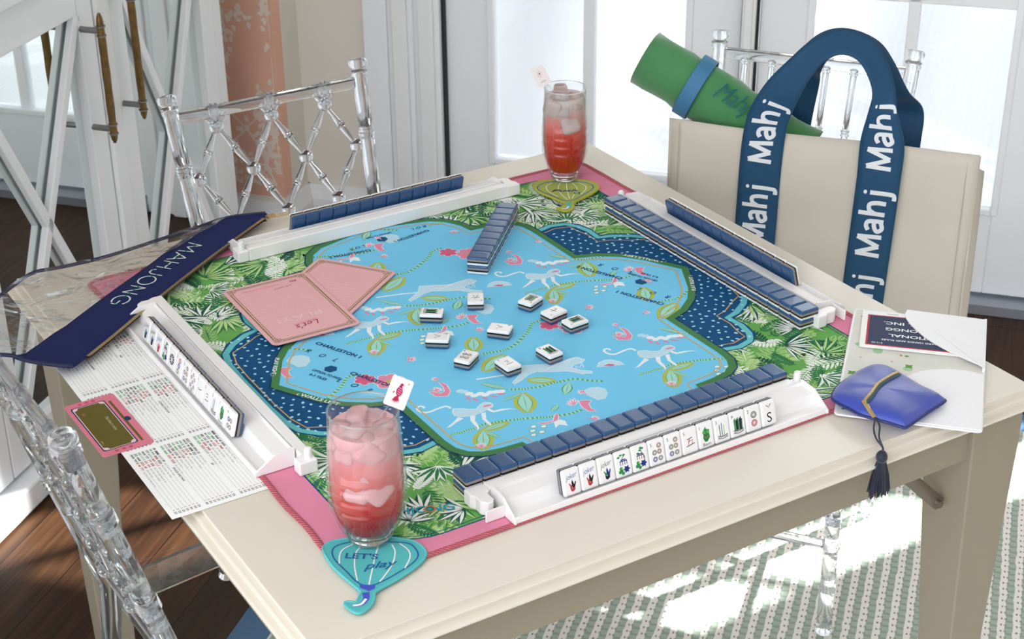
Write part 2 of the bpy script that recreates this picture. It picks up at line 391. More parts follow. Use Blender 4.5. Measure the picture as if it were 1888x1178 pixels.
edge = math_('LESS_THAN', math_('ABSOLUTE', math_('SUBTRACT', fy, .5)), .08)
def mixc(f, a, b_):
    n = t.nodes.new('ShaderNodeMix'); n.data_type = 'RGBA'
    if isinstance(f, (int, float)): n.inputs[0].default_value = f
    else: t.links.new(f, n.inputs[0])
    for i, q in ((6, a), (7, b_)):
        if isinstance(q, tuple): n.inputs[i].default_value = q
        else: t.links.new(q, n.inputs[i])
    return n.outputs[2]
grn = mixc(math_('MULTIPLY', dash2, .55), lin('#a5b3a6'), lin('#7b8b7f'))
crm = mixc(math_('MULTIPLY', math_('MULTIPLY', dash, ctr), .8), lin('#e9e4de'), lin('#5a5a56'))
c1 = mixc(cream, grn, crm); c2 = mixc(math_('MULTIPLY', math_('MULTIPLY', edge, dash), .5), c1, lin('#4f5650'))
bs = math_('GREATER_THAN', sp.outputs[0], 1.19); bt = math_('GREATER_THAN', sp.outputs[1], .455)
c3 = mixc(math_('MAXIMUM', bs, bt), c2, lin('#4a7195'))
t.links.new(c3, b.inputs['Base Color'])
bp = t.nodes.new('ShaderNodeBump'); bp.inputs['Strength'].default_value = .8; bp.inputs['Distance'].default_value = .004
t.links.new(math_('ADD', cream, math_('MULTIPLY', dash2, -.4)), bp.inputs['Height']); t.links.new(bp.outputs[0], b.inputs['Normal'])
o = MB().box(-2.2, 1.26, -2.2, .52, .001, .008).build('rug', rm_, bevel=.003); o.rotation_euler = (0, 0, TH)
tag(o, 'sage green and cream striped woven rug with a blue border under the table', 'rug')
# ---------------------------------------------------------------- mirrored cabinet
M_cab = mat('cabinet_white', '#f4f5f8', .3); M_mir = mat('mirror', '#e6ecea', .02, 1); M_brass = mat('bamboo_brass', '#86683f', .32, .7, noise=.35, nscale=60); M_pewter = mat('pewter', '#8f8d8c', .4, .8)
cab = empty('mirrored_cabinet', st_(.45, 1.28, 0), TH)
tag(cab, 'white cabinet with mirrored doors, crossed lattice and bamboo shaped pulls', 'cabinet')
def CBm(): return MB(Matrix.Translation((-.45, -1.28, 0)))   # child frame of the cabinet, in room coordinates
mb = CBm(); mb.box(-1.0, 1.40, 1.102, 1.48, .05, .90); mb.box(-1.01, 1.41, 1.078, 1.48, 0.002, .05); mb.box(1.36, 1.40, 1.062, 1.11, .05, .90)
mb.build('body', M_cab, cab, bevel=.003)
CBm().box(-1.02, 1.43, 1.035, 1.49, .902, .94).build('top_board', M_cab, cab, bevel=.006)
CBm().box(-1.02, 1.42, 1.03, 1.12, 0.001, .055).build('plinth', M_cab, cab, bevel=.006)
def cdoor(s0, s1, knob):
    z0, z1 = .065, .895; w0, w1 = s0+.055, s1-.055; a, c = .13, .82; T0, T1 = 1.06, 1.100
    mb = CBm(); mb.box(s0+.002, w0, T0, T1, z0, z1); mb.box(w1, s1-.002, T0, T1, z0, z1); mb.box(w0, w1, T0, T1, z0, a); mb.box(w0, w1, T0, T1, c, z1)
    d = mb.build('door', M_cab, cab, bevel=.002)
    CBm().box(w0, w1, 1.078, 1.086, a, c).build('mirror_panel', M_mir, d)
    l = CBm(); wd = .0100
    for sg in (1, -1):
        p0 = Vector(((w0 if sg > 0 else w1), 0, a)); p1 = Vector(((w1 if sg > 0 else w0), 0, c)); dd = (p1-p0).normalized(); nn = Vector((-dd.z, 0, dd.x))
        r0 = [p0+nn*q*wd+Vector((0, y, 0)) for q, y in ((-1, T0), (1, T0), (1, T0+.0145), (-1, T0+.0145))]
        l.loft([r0, [q+(p1-p0) for q in r0]])
    l.build('lattice', M_cab, d, bevel=.002, recalc=True)
    if knob is not None:
        for (hx, hz0, hz1) in knob:
            h = CBm(); P = []; R = []
            for i in range(33):
                f = i/32; P.append((hx, 1.018, hz0+(hz1-hz0)*f)); R.append(.0078-.0012*abs(2*f-1)**3+.0003*math.sin(f*26)+(-.004 if i in (0, 32) else (-.0012 if i in (1, 31) else 0)))
            h.tube(P, R, 9)
            ho = h.build('handle', M_brass, d, smooth=40)
            pass
            for zz in (hz0+.028, hz1-.034):
                k = CBm()
                k.tube([(hx, 1.062, zz), (hx, 1.02, zz)], .006, 10)
                for q in (-.009, .009): k.tube([(hx, 1.018, zz+q-.0012), (hx, 1.018, zz+q+.0012)], .0092, 16)
                k.build('handle_mount', M_pewter, ho, smooth=40)
cdoor(-.53, -.06, None); cdoor(-.06, .41, None)
cdoor(.41, .88, [(.831, .572, .826)]); 
cdoor(.935, 1.36, [(.928+.022, .578, .86)])
CBm().box(.882, .933, 1.054, 1.101, .065, .895).build('astragal', M_cab, cab, bevel=.006)
# ---------------------------------------------------------------- card table
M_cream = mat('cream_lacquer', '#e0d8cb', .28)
M_cream_shaded = mat('cream_shaded', '#968b79', .5)  # greige paint for legs and apron, darkened further to stand in for shade
TZ = .74
tab = empty('card_table', (0, 0, 0)); tag(tab, 'cream card table with moulded edge standing on the striped rug', 'table')
cx, cy, hx, hy = -.009, -.0065, .4658, .4704
prof = [(0, .74), (.0004, .7392), (-.0018, .7380), (-.0018, .7328), (.0045, .7318), (.0066, .7308), (.0068, .7292), (.0046, .7282), (.0046, .7236), (.0112, .7226), (.0134, .7216), (.0137, .7196), (.0125, .7182), (.004, .7178), (0, .7178)]
mb = MB(); rings = []
for d, z in prof:
    d -= .014
    rings.append([(cx+sx*(hx+d+.014-.0), cy+sy*(hy+d+.014), z) for sx, sy in ((-1,-1),(1,-1),(1,1),(-1,1))])
mb.loft(rings[::-1]); mb.build('table_top', M_cream, tab, bevel=.0004, recalc=True)
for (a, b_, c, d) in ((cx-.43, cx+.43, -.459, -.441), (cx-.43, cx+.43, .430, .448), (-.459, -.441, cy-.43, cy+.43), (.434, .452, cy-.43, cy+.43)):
    MB().box(a, b_, c, d, .652, .7180).build('apron', M_cream_shaded, tab, bevel=.002)
for sx in (-1, 1):
    for sy in (-1, 1):
        mb = MB(); rings = []
        for z, w in ((.7180, .083), (.66, .08), (.35, .056), (.0085, .044)):
            ox = (.462 if sx > 0 else -.462-0.0) - sx*(.002 + (.66-z)*.02 if z < .66 else 0); oy = (sy*.462-.004) - sy*((.66-z)*.02 if z < .66 else 0)
            ix, iy = ox-sx*w, oy-sy*w
            q = [(ox, oy, z), (ix, oy, z), (ix, iy, z), (ox, iy, z)]
            rings.append(q)
        mb.loft(rings); mb.build('leg', M_cream_shaded, tab, bevel=.002, recalc=True)
mb = MB(); mb.tube([(.300, -.43, .652), (.378, -.43, .575)], [(.0018, .009), (.0018, .009)], 8, flat=(0, 1, 0)); mb.tube([(.372, -.437, .58), (.372, -.424, .58)], .005, 12)
mb.build('folding_brace', mat('brace_steel', '#8f8478', .35, .8), tab, smooth=40)
# ---------------------------------------------------------------- printed play mat
for n_, c_ in dict(pink='#df8aa6', pinkdk='#cf7493', jg='#9ac97a', jm='#6aaa58', jd='#347a4e', jn='#24584a', jw='#eef3ee', jl='#b9d892', navy='#17507f', teal='#6cc3c9', gold='#d6aa66', band='#4a8150',
                   cyan='#78ccf2', pale='#bfe0f0', white='#eaf2f7', mint='#a5dccf', olive='#b4bf5e', vgreen='#5fa870', flower='#e58daa', flowerdk='#d76587', dot='#a8dcef', inkblue='#1c3f6e', hexblue='#1d5282', orange='#e07a5a', logo='#3aa0b8').items(): ink(n_, c_, .8)
MZ = .7415
A = Art(lambda x, y, h: Vector((x, y, MZ+h)), ['pink'], .00006, .00005)
random.seed(11)
R_ = random.random
def rrect(hx, hy, r, n=8, x0=0, y0=0):
    o = []
    for k, (sx, sy) in enumerate(((1,1),(-1,1),(-1,-1),(1,-1))):
        for i in range(n+1):
            a = PI/2*k + PI/2*i/n; o.append((x0+sx*(hx-r)+r*math.cos(a), y0+sy*(hy-r)+r*math.sin(a)))
    return o
JG = rrect(.357, .3715, .075)
A.poly(JG, 'jm', 0)
def frond(x, y, a, L, c, n=11, w=.007, ll=.3, l=1):
    P = []; bend = random.uniform(-.5, .5)
    for i in range(9):
        t = i/8; P.append((x+math.cos(a+bend*t)*L*t, y+math.sin(a+bend*t)*L*t))
    A.stroke(P, .0014, c, l)
    for i in range(1, n):
        t = i/n; k = min(7, int(t*8)); q = (P[k][0]+(P[k+1][0]-P[k][0])*(t*8-k), P[k][1]+(P[k+1][1]-P[k][1])*(t*8-k)); aa = a+bend*t
        le = L*ll*math.sin(PI*(.15+.8*t))
        for sg in (-1, 1): A.lens(q, (q[0]+math.cos(aa+sg*.95)*le, q[1]+math.sin(aa+sg*.95)*le), w*.55, c, l, n=3)
def fan(x, y, a, L, n, c1, c2, spread=2.2, l=2, w=.0075):
    for i in range(n):
        aa = a+spread*(i/(n-1)-.5)+random.uniform(-.05, .05); le = L*random.uniform(.75, 1)
        e = (x+math.cos(aa)*le, y+math.sin(aa)*le)
        A.lens((x, y), e, w, c1, l, bend=random.uniform(-.06, .06))
        A.lens((x+math.cos(aa)*le*.1+math.sin(aa)*w*.15, y+math.sin(aa)*le*.1-math.cos(aa)*w*.15), e, w*.45, c2, l+1)
def broad(x, y, a, L, c1, c2, l=1):
    for i in range(6):
        t = (i+.5)/6
        for sg in (-1, 1):
            q = (x+math.cos(a)*L*t, y+math.sin(a)*L*t); aa = a+sg*(1.15-.5*t); le = L*.42*math.sin(PI*(.2+.75*t))
            e = (q[0]+math.cos(aa)*le, q[1]+math.sin(aa)*le); A.lens(q, e, L*.16, c1, l, n=4); A.lens(q, e, .0012, c2, l+1, n=2)
    A.lens((x, y), (x+math.cos(a)*L, y+math.sin(a)*L), .0016, c2, l+1, n=2)
def jpos():
    while True:
        x, y = random.uniform(-.345, .345), random.uniform(-.36, .36)
        if (abs(x) > .19 and abs(y) > .14) or abs(y) > .29 or abs(x) > .3: return x, y
def clamp_(x, y): return abs(x) < .33 and abs(y) < .345
A.clip = lambda x, y: abs(x) < .375 and abs(y) < .385
for i in range(230):
    x, y = jpos(); a = R_()*2*PI; broad(x, y, a, random.uniform(.04, .07), random.choice(('jg', 'jl', 'jg', 'jm')), random.choice(('jl', 'jw', 'jd')), 1+(i % 2))
for i in range(260):
    x, y = jpos(); frond(x, y, R_()*2*PI, random.uniform(.035, .07), random.choice(('jd', 'jd', 'jn', 'jw', 'jl', 'jw')), 10, l=3+(i % 2))
for i in range(90):
    x, y = jpos(); k = R_()
    c1, c2 = (('jn', 'jw') if k < .35 else ('jd', 'jl') if k < .7 else ('jw', 'jd'))
    fan(x, y, R_()*2*PI, random.uniform(.03, .065), random.choice((6, 7, 9)), c1, c2, l=5+(i % 2)*2, w=random.uniform(.006, .010))
A.clip = None
# pink surround laid over the foliage, with two navy lines
def ring(o, i, m, l):
    A.mb.add([A.P(p[0], p[1], l) for p in o]+[A.P(p[0], p[1], l) for p in i], [(k, (k+1)%len(o), len(o)+(k+1)%len(o), len(o)+k) for k in range(len(o))], A.mi(m))
ring(rrect(.3945, .3945, .012), JG, 'pink', 9)
A.stroke(JG, .0018, 'navy', 10, closed=True); A.stroke(rrect(.352, .3665, .07), .0009, 'navy', 10, closed=True)
for sx in (-1, 1):
    for sy in (-1, 1):
        for k in range(14):     # tone-on-tone fronds printed on the pink corners
            a = R_()*PI*2; x, y = sx*random.uniform(.345, .375), sy*random.uniform(.35, .38)
            for j in range(7):
                aa = a+j*.2; e = (x+math.cos(aa)*.022, y+math.sin(aa)*.022)
                if abs(e[0]) < .392 and abs(e[1]) < .392 and (abs(e[0])-.282 > 0 and (abs(e[0])-.282)**2+(max(0, abs(e[1])-.2965))**2 > .077**2): A.lens((x, y), e, .0009, 'pinkdk', 11, n=2)
# side bays
def mirror4(pts): return pts
for sx in (-1, 1):
    half = [(.19, .225), (.203, .217), (.225, .222), (.247, .216), (.263, .200), (.268, .178), (.2665, .152), (.285, .1465), (.309, .131), (.326, .108), (.333, .08), (.335, .04)]
    out = [(x*sx, y) for x, y in half] + [(x*sx, -y) for x, y in half[::-1]]
    def off(pts, d):
        P = [Vector(p) for p in pts]; o = []
        for i, p in enumerate(P):
            a = P[max(0, i-1)]; b_ = P[min(len(P)-1, i+1)]; n = (b_-a).normalized(); n = Vector((-n.y, n.x))*(-sx)
            if n.dot(p-Vector((sx*.24, 0))) < 0 and abs(p.y) < .2: n = -n
            o.append(tuple(p-n*d))
        return o
    A.poly([(sx*.185, .22)]+out+[(sx*.185, -.22)], 'navy', 10)
    A.stroke(out, .0016, 'navy', 13)
    A.stroke([(p[0]-sx*.0055 if abs(p[0]) > .26 else p[0], p[1]-(.005 if p[1] > 0 else -.005) if abs(p[1]) > .13 else p[1]) for p in out], .0085, 'teal', 12)
    A.stroke([(p[0]-sx*.0145 if abs(p[0]) > .25 else p[0], p[1]-(.0165 if p[1] > 0 else -.0165) if abs(p[1]) > .13 else p[1]*.98) for p in out], .0016, 'gold', 13)
    random.seed(3)
    y = -.2
    while y < .2:
        x = .197
        while x < .322:
            px, py = x+random.uniform(-.003, .003)+(.005 if int(y*1000/11) % 2 else 0), y+random.uniform(-.003, .003)
            lim = .26 if abs(py) > .142 else .324-max(0, abs(py)-.09)*.5
            if px < lim: A.disc(sx*px, py, .0024*random.uniform(.7, 1.2), 'dot', 14, ry=.0018*random.uniform(.8, 1.2), a=R_()*3, n=9)
            x += .0135
        y += .0115
# central quatrefoil pool
q1 = [(.302, 0), (.288, -.026), (.272, -.056), (.252, -.080), (.226, -.099), (.1965, -.110), (.1965, -.16), (.1965, -.215), (.194, -.236), (.185, -.252), (.170, -.262), (.148, -.2665), (.124, -.268), (.120, -.290), (.108, -.313), (.088, -.329), (.055, -.338), (.025, -.345), (0, -.356)]
quad = q1 + [(-x, y) for x, y in q1[::-1][1:]]
Q = quad + [(x, -y) for x, y in quad[::-1][1:-1]]
A.poly(Q, 'cyan', 15)
def inset(pts, d):
    N = len(pts); P = [Vector(p) for p in pts]; o = []
    for i, p in enumerate(P):
        e1 = (p-P[i-1]).normalized(); e2 = (P[(i+1) % N]-p).normalized(); n1 = Vector((-e1.y, e1.x)); n2 = Vector((-e2.y, e2.x))
        b_ = (n1+n2); b_ = b_.normalized() if b_.length > .1 else n1; k = d/max(.45, b_.dot(n1)); o.append(tuple(p+b_*k))
    return o
ar = sum(Q[i][0]*Q[(i+1)%len(Q)][1]-Q[(i+1)%len(Q)][0]*Q[i][1] for i in range(len(Q)))
sgn = 1 if ar > 0 else -1
bi, bo = inset(Q, .004*sgn), inset(Q, -.0055*sgn); bn = inset(Q, -.0068*sgn); go = inset(Q, .0125*sgn)
def inside(x, y, poly):
    c = False; j = len(poly)-1
    for i in range(len(poly)):
        if ((poly[i][1] > y) != (poly[j][1] > y)) and (x < (poly[j][0]-poly[i][0])*(y-poly[i][1])/(poly[j][1]-poly[i][1])+poly[i][0]): c = not c
        j = i
    return c
BI = inset(Q, .002*sgn)
MOT = {'mbody':[(-402,182),(-329,148),(-250,73),(-173,36),(-88,95),(-27,114),(32,87),(38,15),(7,-28),(-46,-32),(-84,-45),(-161,-70),(-265,-79),(-352,-60),(-428,-24),(-467,37),(-450,113)],'mhind':[(-446,-12),(-547,-82),(-660,-143),(-677,-152),(-624,-154),(-512,-105),(-408,-73)],'mleg':[(-309,-50),(-367,-160),(-379,-274),(-383,-343),(-409,-387),(-364,-355),(-338,-287),(-323,-188),(-256,-84)],'mfore':[(-181,-83),(-236,-207),(-234,-317),(-229,-381),(-205,-360),(-202,-314),(-195,-221),(-120,-84)],'marm':[(-84,-45),(-54,-139),(49,-154),(158,-179),(225,-234),(166,-166),(70,-118),(-23,-109),(-46,-32)],'mtail':[(-417,204),(-426,255),(-458,283),(-565,279),(-651,266),(-718,282),(-755,340),(-748,415),(-705,440),(-674,420),(-673,375)],'mface':[(-79,47),(-27,51),(24,32),(11,7),(-38,13),(-81,23)],'vine1':[(-751,-335),(-673,-302),(-601,-324),(-501,-316),(-410,-326),(-289,-307),(-171,-334),(-52,-361),(80,-408),(180,-447),(324,-514),(419,-562),(525,-593),(687,-634),(841,-633)],'vine2':[(383,230),(494,160),(597,120),(740,82),(893,77),(1009,55),(1170,19),(1299,-103),(1428,-206)],'vine3':[(774,1095),(859,1089),(1045,1147),(1248,1278),(1392,1386),(1515,1509),(1661,1518)],'vine4':[(550,1143),(674,1127),(802,1093),(905,1091)],'lfA':[(-356,-420),(-552,-770)],'lfB':[(-353,-415),(-35,-424)],'lfC':[(-355,-428),(-262,-676)],'lfD':[(471,53),(288,-343)],'lfE':[(476,60),(162,32)],'lfF':[(383,230),(160,548)],'lfG':[(522,-480),(690,-387)],'lfH':[(1080,-17),(866,-245)],'teeth':[(-131,363),(-131,224),(-79,280),(-66,164),(23,240),(51,141),(107,213),(192,125),(204,207),(299,155)],'fluff':[(-126,502),(-91,454),(-67,387),(-34,315),(43,317),(87,264),(160,281),(221,256),(281,230)],'cres':[(-239,823),(-201,778),(-184,709),(-223,551),(-306,470),(-446,551),(-434,595),(-454,672),(-403,652),(-336,571),(-280,600),(-247,696)],'berry':[(174,-654),(273,-712),(116,-727),(191,-803),(78,-807)],'bstem':[(272,-566),(246,-647),(188,-730),(103,-795)],'moth':[(254,-615),(340,-646),(428,-665),(481,-602),(544,-543),(553,-598),(492,-682),(397,-694),(284,-676)],'wing':[(420,-697),(515,-684),(547,-741),(513,-845),(445,-773),(368,-815)],'rays':[(825,-503),(765,-409),(813,-364),(874,-340),(927,-348),(944,-409)],'bloom':[(925,-448),(1000,-470),(1058,-520),(983,-573),(957,-669),(976,-756),(886,-699),(882,-571)],'cloud':[(1063,-319),(1139,-263),(1225,-253),(1304,-290),(1353,-374),(1319,-481),(1218,-571),(1127,-551),(1097,-443)],'cat':[(821,628),(977,559),(1133,475),(1260,440),(1366,466),(1499,460),(1547,350),(1472,305),(1358,316),(1300,261),(1364,144),(1459,62),(1428,12),(1322,80),(1347,18),(1287,117),(1207,223),(1041,310),(884,410),(773,399),(590,315),(501,288),(502,341),(601,403),(736,498)],'ctail':[(178,636),(277,609),(401,575),(526,541),(714,467)],'flow':[(-722,1150)],'flow2':[(-1120,-171)],'lfI':[(684,-1027),(515,-1340)],'lfJ':[(368,763),(761,977)],'lfK':[(698,288),(943,113)],'crown':[(-1058,119),(-973,195),(-877,208),(-802,171),(-741,84),(-736,-13)],'crownp':[(-973,101),(-890,104),(-829,46),(-883,37)]}
def U(pts, ox, oy): return [(ox+a/1e4, oy+b_/1e4) for a, b_ in pts]
def ok(pts): return all(inside(x, y, BI) for x, y in pts)
def pl(key, ox, oy, m, l, outline=None, ow=.0009):
    p = U(MOT[key], ox, oy)
    if ok(p):
        A.poly(p, m, l)
        if outline: A.stroke(p, ow, outline, l+1, closed=True)
def leaf(key, ox, oy, w, frill=False, c='mint'):
    a, b_ = U(MOT[key], ox, oy)
    if not ok((a, b_)): return
    if frill:
        v = Vector(b_)-Vector(a); nn = Vector((-v.y, v.x)).normalized()
        for i in range(13):
            t = i/12; ww = w*.60*math.sin(PI*(.08+.84*t))
            for sg in (-1, 1):
                q = Vector(a)+v*t+nn*ww*sg
                if inside(q.x, q.y, BI): A.disc(q.x, q.y, .0024, 'olive', 16, n=7)
    A.lens(a, b_, w*1.12, 'vgreen' if not frill else 'olive', 17, n=6, mid=.5); A.lens(a, b_, w*.92, 'vgreen', 18, n=6, mid=.5); A.lens(a, b_, w*.80, c, 19, n=6, mid=.5); A.lens(a, b_, .0009, 'vgreen', 20, n=2)
def vine(key, ox, oy):
    P = [(p.x, p.y) for p in catmull([(x, y, 0) for x, y in U(MOT[key], ox, oy)], 6)]
    run = []
    for i in range(len(P)-1):
        if inside(P[i][0], P[i][1], BI) and inside(P[i+1][0], P[i+1][1], BI):
            A.stroke([P[i], P[i+1]], .0042, 'vgreen' if i % 2 else 'mint', 16)
def petals(x, y, r, n, m, ctr=None):
    if not all(inside(x+r*1.7*math.cos(a), y+r*1.7*math.sin(a), BI) for a in [k*PI/4 for k in range(8)]): return
    for k in range(n): a = 2*PI*k/n; A.disc(x+r*math.cos(a), y+r*math.sin(a), r*.62, 'white', 17, n=10)
    for k in range(n): a = 2*PI*k/n; A.disc(x+r*math.cos(a), y+r*math.sin(a), r*.54, m, 18, n=10)
    A.disc(x, y, r*.75, m, 19); 
    if ctr: A.disc(x, y, r*.32, ctr, 20)
for iy in range(-2, 4):
    for ix in range(-2, 4):
        ox, oy = -.10987+.262*ix, -.17738+.26*iy
        for k in ('vine1', 'vine2', 'vine3', 'vine4'): vine(k, ox, oy)
        for k in ('mhind', 'mleg', 'mfore', 'marm'): pl(k, ox, oy, 'white', 18)
        pl('mbody', ox, oy, 'pale', 19, 'white'); pl('mface', ox, oy, 'flower', 21)
        p = U(MOT['mtail'], ox, oy)
        if ok(p): A.stroke(p, .0032, 'white', 18, sm=4)
        pl('cat', ox, oy, 'pale', 18, 'white')
        c = U(MOT['cat'], ox, oy)
        if ok(c):
            for i in range(3, 17, 1):
                j = len(c)-1-int(i*.8)
                if j > 0: A.lens(c[min(i//2+1, 8)], ((c[min(i//2+1, 8)][0]+c[j][0])/2, (c[min(i//2+1, 8)][1]+c[j][1])/2), .0012, 'white', 20, n=2)
        p = U(MOT['ctail'], ox, oy)
        if ok(p): A.stroke(p, .0028, 'white', 18, sm=3)
        leaf('lfA', ox, oy, .017, True); leaf('lfB', ox, oy, .009, True); leaf('lfC', ox, oy, .006)
        leaf('lfD', ox, oy, .020, True); leaf('lfE', ox, oy, .006); leaf('lfF', ox, oy, .008); leaf('lfG', ox, oy, .007); leaf('lfH', ox, oy, .012)
        leaf('lfI', ox, oy, .017, True); leaf('lfJ', ox, oy, .019, True); leaf('lfK', ox, oy, .011, True)
        t_ = U(MOT['teeth'], ox, oy)
        for i in range(0, len(t_), 2):
            if ok(t_[i:i+2]): A.lens(t_[i], t_[i+1], .0035, 'flower', 19, n=4)
        for i, (x, y) in enumerate(U(MOT['fluff'], ox, oy)):
            if ok([(x, y)]): A.disc(x, y, .0052, 'pale' if i < 2 else 'white', 17, ry=.004)
        pl('cres', ox, oy, 'flower', 18, 'white'); pl('moth', ox, oy, 'flower', 18, 'white'); pl('wing', ox, oy, 'white', 17); pl('bloom', ox, oy, 'flower', 19, 'white'); pl('cloud', ox, oy, 'pale', 17)
        pl('crown', ox, oy, 'pale', 17, 'white'); pl('crownp', ox, oy, 'flowerdk', 19)
        ra = U(MOT['rays'], ox, oy)
        if ok(ra):
            for e in ra[1:]: A.lens(ra[0], e, .0045, 'white', 18); A.lens(ra[0], e, .0016, 'flower', 19, n=3)
        for x, y in U(MOT['berry'], ox, oy):
            if ok([(x, y)]): A.disc(x, y, .0042, 'vgreen', 17, ry=.0034); A.disc(x, y, .0034, 'white', 18, ry=.0026)
        f = U(MOT['flow'], ox, oy)[0]; petals(f[0], f[1], .012, 7, 'flower', 'olive')
        f = (ox+.167, oy+.135); petals(f[0], f[1], .0085, 6, 'flowerdk')
def orchid(x, y, r, a):
    if not all(inside(x+r*1.3*math.cos(k), y+r*1.3*math.sin(k), BI) for k in range(6)): return
    for k in range(5):
        b_ = a+(k-2)*.42; A.lens((x, y), (x+r*math.cos(b_), y+r*math.sin(b_)), r*.42, 'white', 24, n=5); A.lens((x, y), (x+r*.9*math.cos(b_), y+r*.9*math.sin(b_)), r*.14, 'flower', 25, n=3)
    for sg in (-1, 1):
        P = [(x-r*.1*math.cos(a), y-r*.1*math.sin(a))]
        for t in (.35, .7, 1): P.append((x-r*t*.35*math.cos(a)+sg*r*t*math.sin(a)*1.0, y-r*t*.35*math.sin(a)-sg*r*t*math.cos(a)*1.0))
        A.stroke(P, lambda t: r*.38*(1-.75*t), 'white', 24, sm=3); A.stroke(P, lambda t: r*.26*(1-.7*t), 'flower', 25, sm=3)
for iy in range(-2, 4):
    for ix in range(-2, 4):
        for (dx, dy, r, a) in ((-365, 657, 95, .4), (-226, 687+200, 70, 2.2), (-547, -715, 85, 1.2), (-260, -1097, 90, -.6), (1085, -300, 75, 2.8), (844, -886, 80, .3), (288, 986, 70, -1.2), (-277, -695+1300, 0, 0)):
            if r: orchid(-.10987+.262*ix+dx/1e4, -.17738+.26*iy+dy/1e4, r/1e4, a)
# border band, fine gold line, writing
ring(bo, bi, 'band', 22); 
A.stroke(bn, .0016, 'inkblue', 22, closed=True); A.stroke(go, .0018, 'gold', 21, closed=True)
ext = [ ]
for rot in (0, 1):
    c_, s_ = (1, 1) if rot == 0 else (-1, -1); aa = 0 if rot == 0 else PI
    def T(st, x, y, size, ang, m='inkblue', **k): A.text(st, x*c_, y*s_, size, ang+aa, m, 27, **k)
    # the tip towards the cabinet carries PLAY RIGHT / WALLS LEFT
    T('PLAY RIGHT ›', -.2735, .0640, .0078, math.radians(239), 'white', bold=.02, fit=.046)
    T('‹ WALLS LEFT', -.2905, -.032, .0085, math.radians(-58), 'white', bold=.02, fit=.058)
    T('CHARLESTON 1', -.2165, .072, .0095, math.radians(-65), bold=.02, fit=.070)
    T('R     O     L', -.236, .060, .012, math.radians(-65), shear=.3, fit=.048)
    T('OPTION TO PASS', -.2495, .012, .0065, math.radians(-65), bold=.02, fit=.043); T('0-3 TILES', -.257, .004, .0065, math.radians(-65), bold=.02, fit=.026)
    T('CHARLESTON 2', -.2145, -.020, .0095, math.radians(-65), bold=.02, fit=.070)
    T('L     O     R', -.236, -.028, .012, math.radians(-65), shear=.3, fit=.050)
    A.poly([(c_*(-.228+.0085*math.cos(k*PI/3)), s_*(.003+.0085*math.sin(k*PI/3))) for k in range(6)], 'hexblue', 23)
    # the lobe towards the racks
    T('CHARLESTON 1', .070, .300, .009, math.radians(180+8), bold=.02, fit=.06); T('CHARLESTON 2', -.03, .285, .009, math.radians(180-8), bold=.02, fit=.06)
    T('OPTION TO PASS', .022, .322, .006, PI, bold=.02, fit=.04); T('R O L', .075, .316, .010, PI, shear=.3); T('L O R', -.03, .302, .010, PI, shear=.3)
    A.poly([(c_*(.0+.0085*math.cos(k*PI/3+.5)), s_*(.306+.0085*math.sin(k*PI/3+.5))) for k in range(6)], 'hexblue', 23)
A.text('& Butterie', -.292, .300, .013, math.radians(-12), 'jw', 23, shear=.3)
A.text('MAHJONG', -.330, -.309, .017, math.radians(-22), 'logo', 23, bold=.02, fit=.085)
A.disc(-.2735, -.3265, .0062, 'orange', 24, n=16); A.disc(-.2735, -.3265, .0046, 'jd', 25, n=16); A.disc(-.2735, -.3265, .0026, 'logo', 25, n=12)
mat_t = empty('play_mat', (0, 0, .7405)); tag(mat_t, 'jungle printed play mat with pink border and blue monkey pond centre', 'play mat')
o = A.build('printed_pattern', mat_t); o.matrix_parent_inverse = Matrix.Translation((0, 0, -.7405))
mc = MB(Matrix.Translation((0, 0, -.7405))); edge_ = []
for (x, y) in rrect(.3945, .3945, .012):
    edge_.append((x, y))
mc.prism(edge_, .7403, MZ); mc.build('cloth', INK['pink'], mat_t)
hem = []
for i, (x, y) in enumerate(rrect(.3975, .3975, .014, 10)): hem.append((x, y, .7422))
HP = []
for i in range(len(hem)):
    a, b_ = Vector(hem[i]), Vector(hem[(i+1) % len(hem)]); n = max(1, int((b_-a).length/.02))
    for k in range(n):
        p = a+(b_-a)*k/n; w_ = .0012*math.sin(p.y*60)*(1 if p.x < -.39 else .3); HP.append((p.x+w_, p.y+w_*.5, p.z-.7405))
hemm = mat('hem_stitch', '#c4626e', .8); t = hemm.node_tree; b = t.nodes['Principled BSDF']
tc = t.nodes.new('ShaderNodeTexCoord'); wv = t.nodes.new('ShaderNodeTexWave'); wv.inputs['Scale'].default_value = 130; wv.bands_direction = 'DIAGONAL'
bp = t.nodes.new('ShaderNodeBump'); bp.inputs['Strength'].default_value = 1; bp.inputs['Distance'].default_value = .001
t.links.new(tc.outputs['Object'], wv.inputs['Vector']); t.links.new(wv.outputs['Fac'], bp.inputs['Height']); t.links.new(bp.outputs[0], b.inputs['Normal'])
MB().tube(HP, (.0036, .0018), 8, closed=True, flat=(1, 0, 0)).build('stitched_hem', hemm, mat_t, smooth=60)
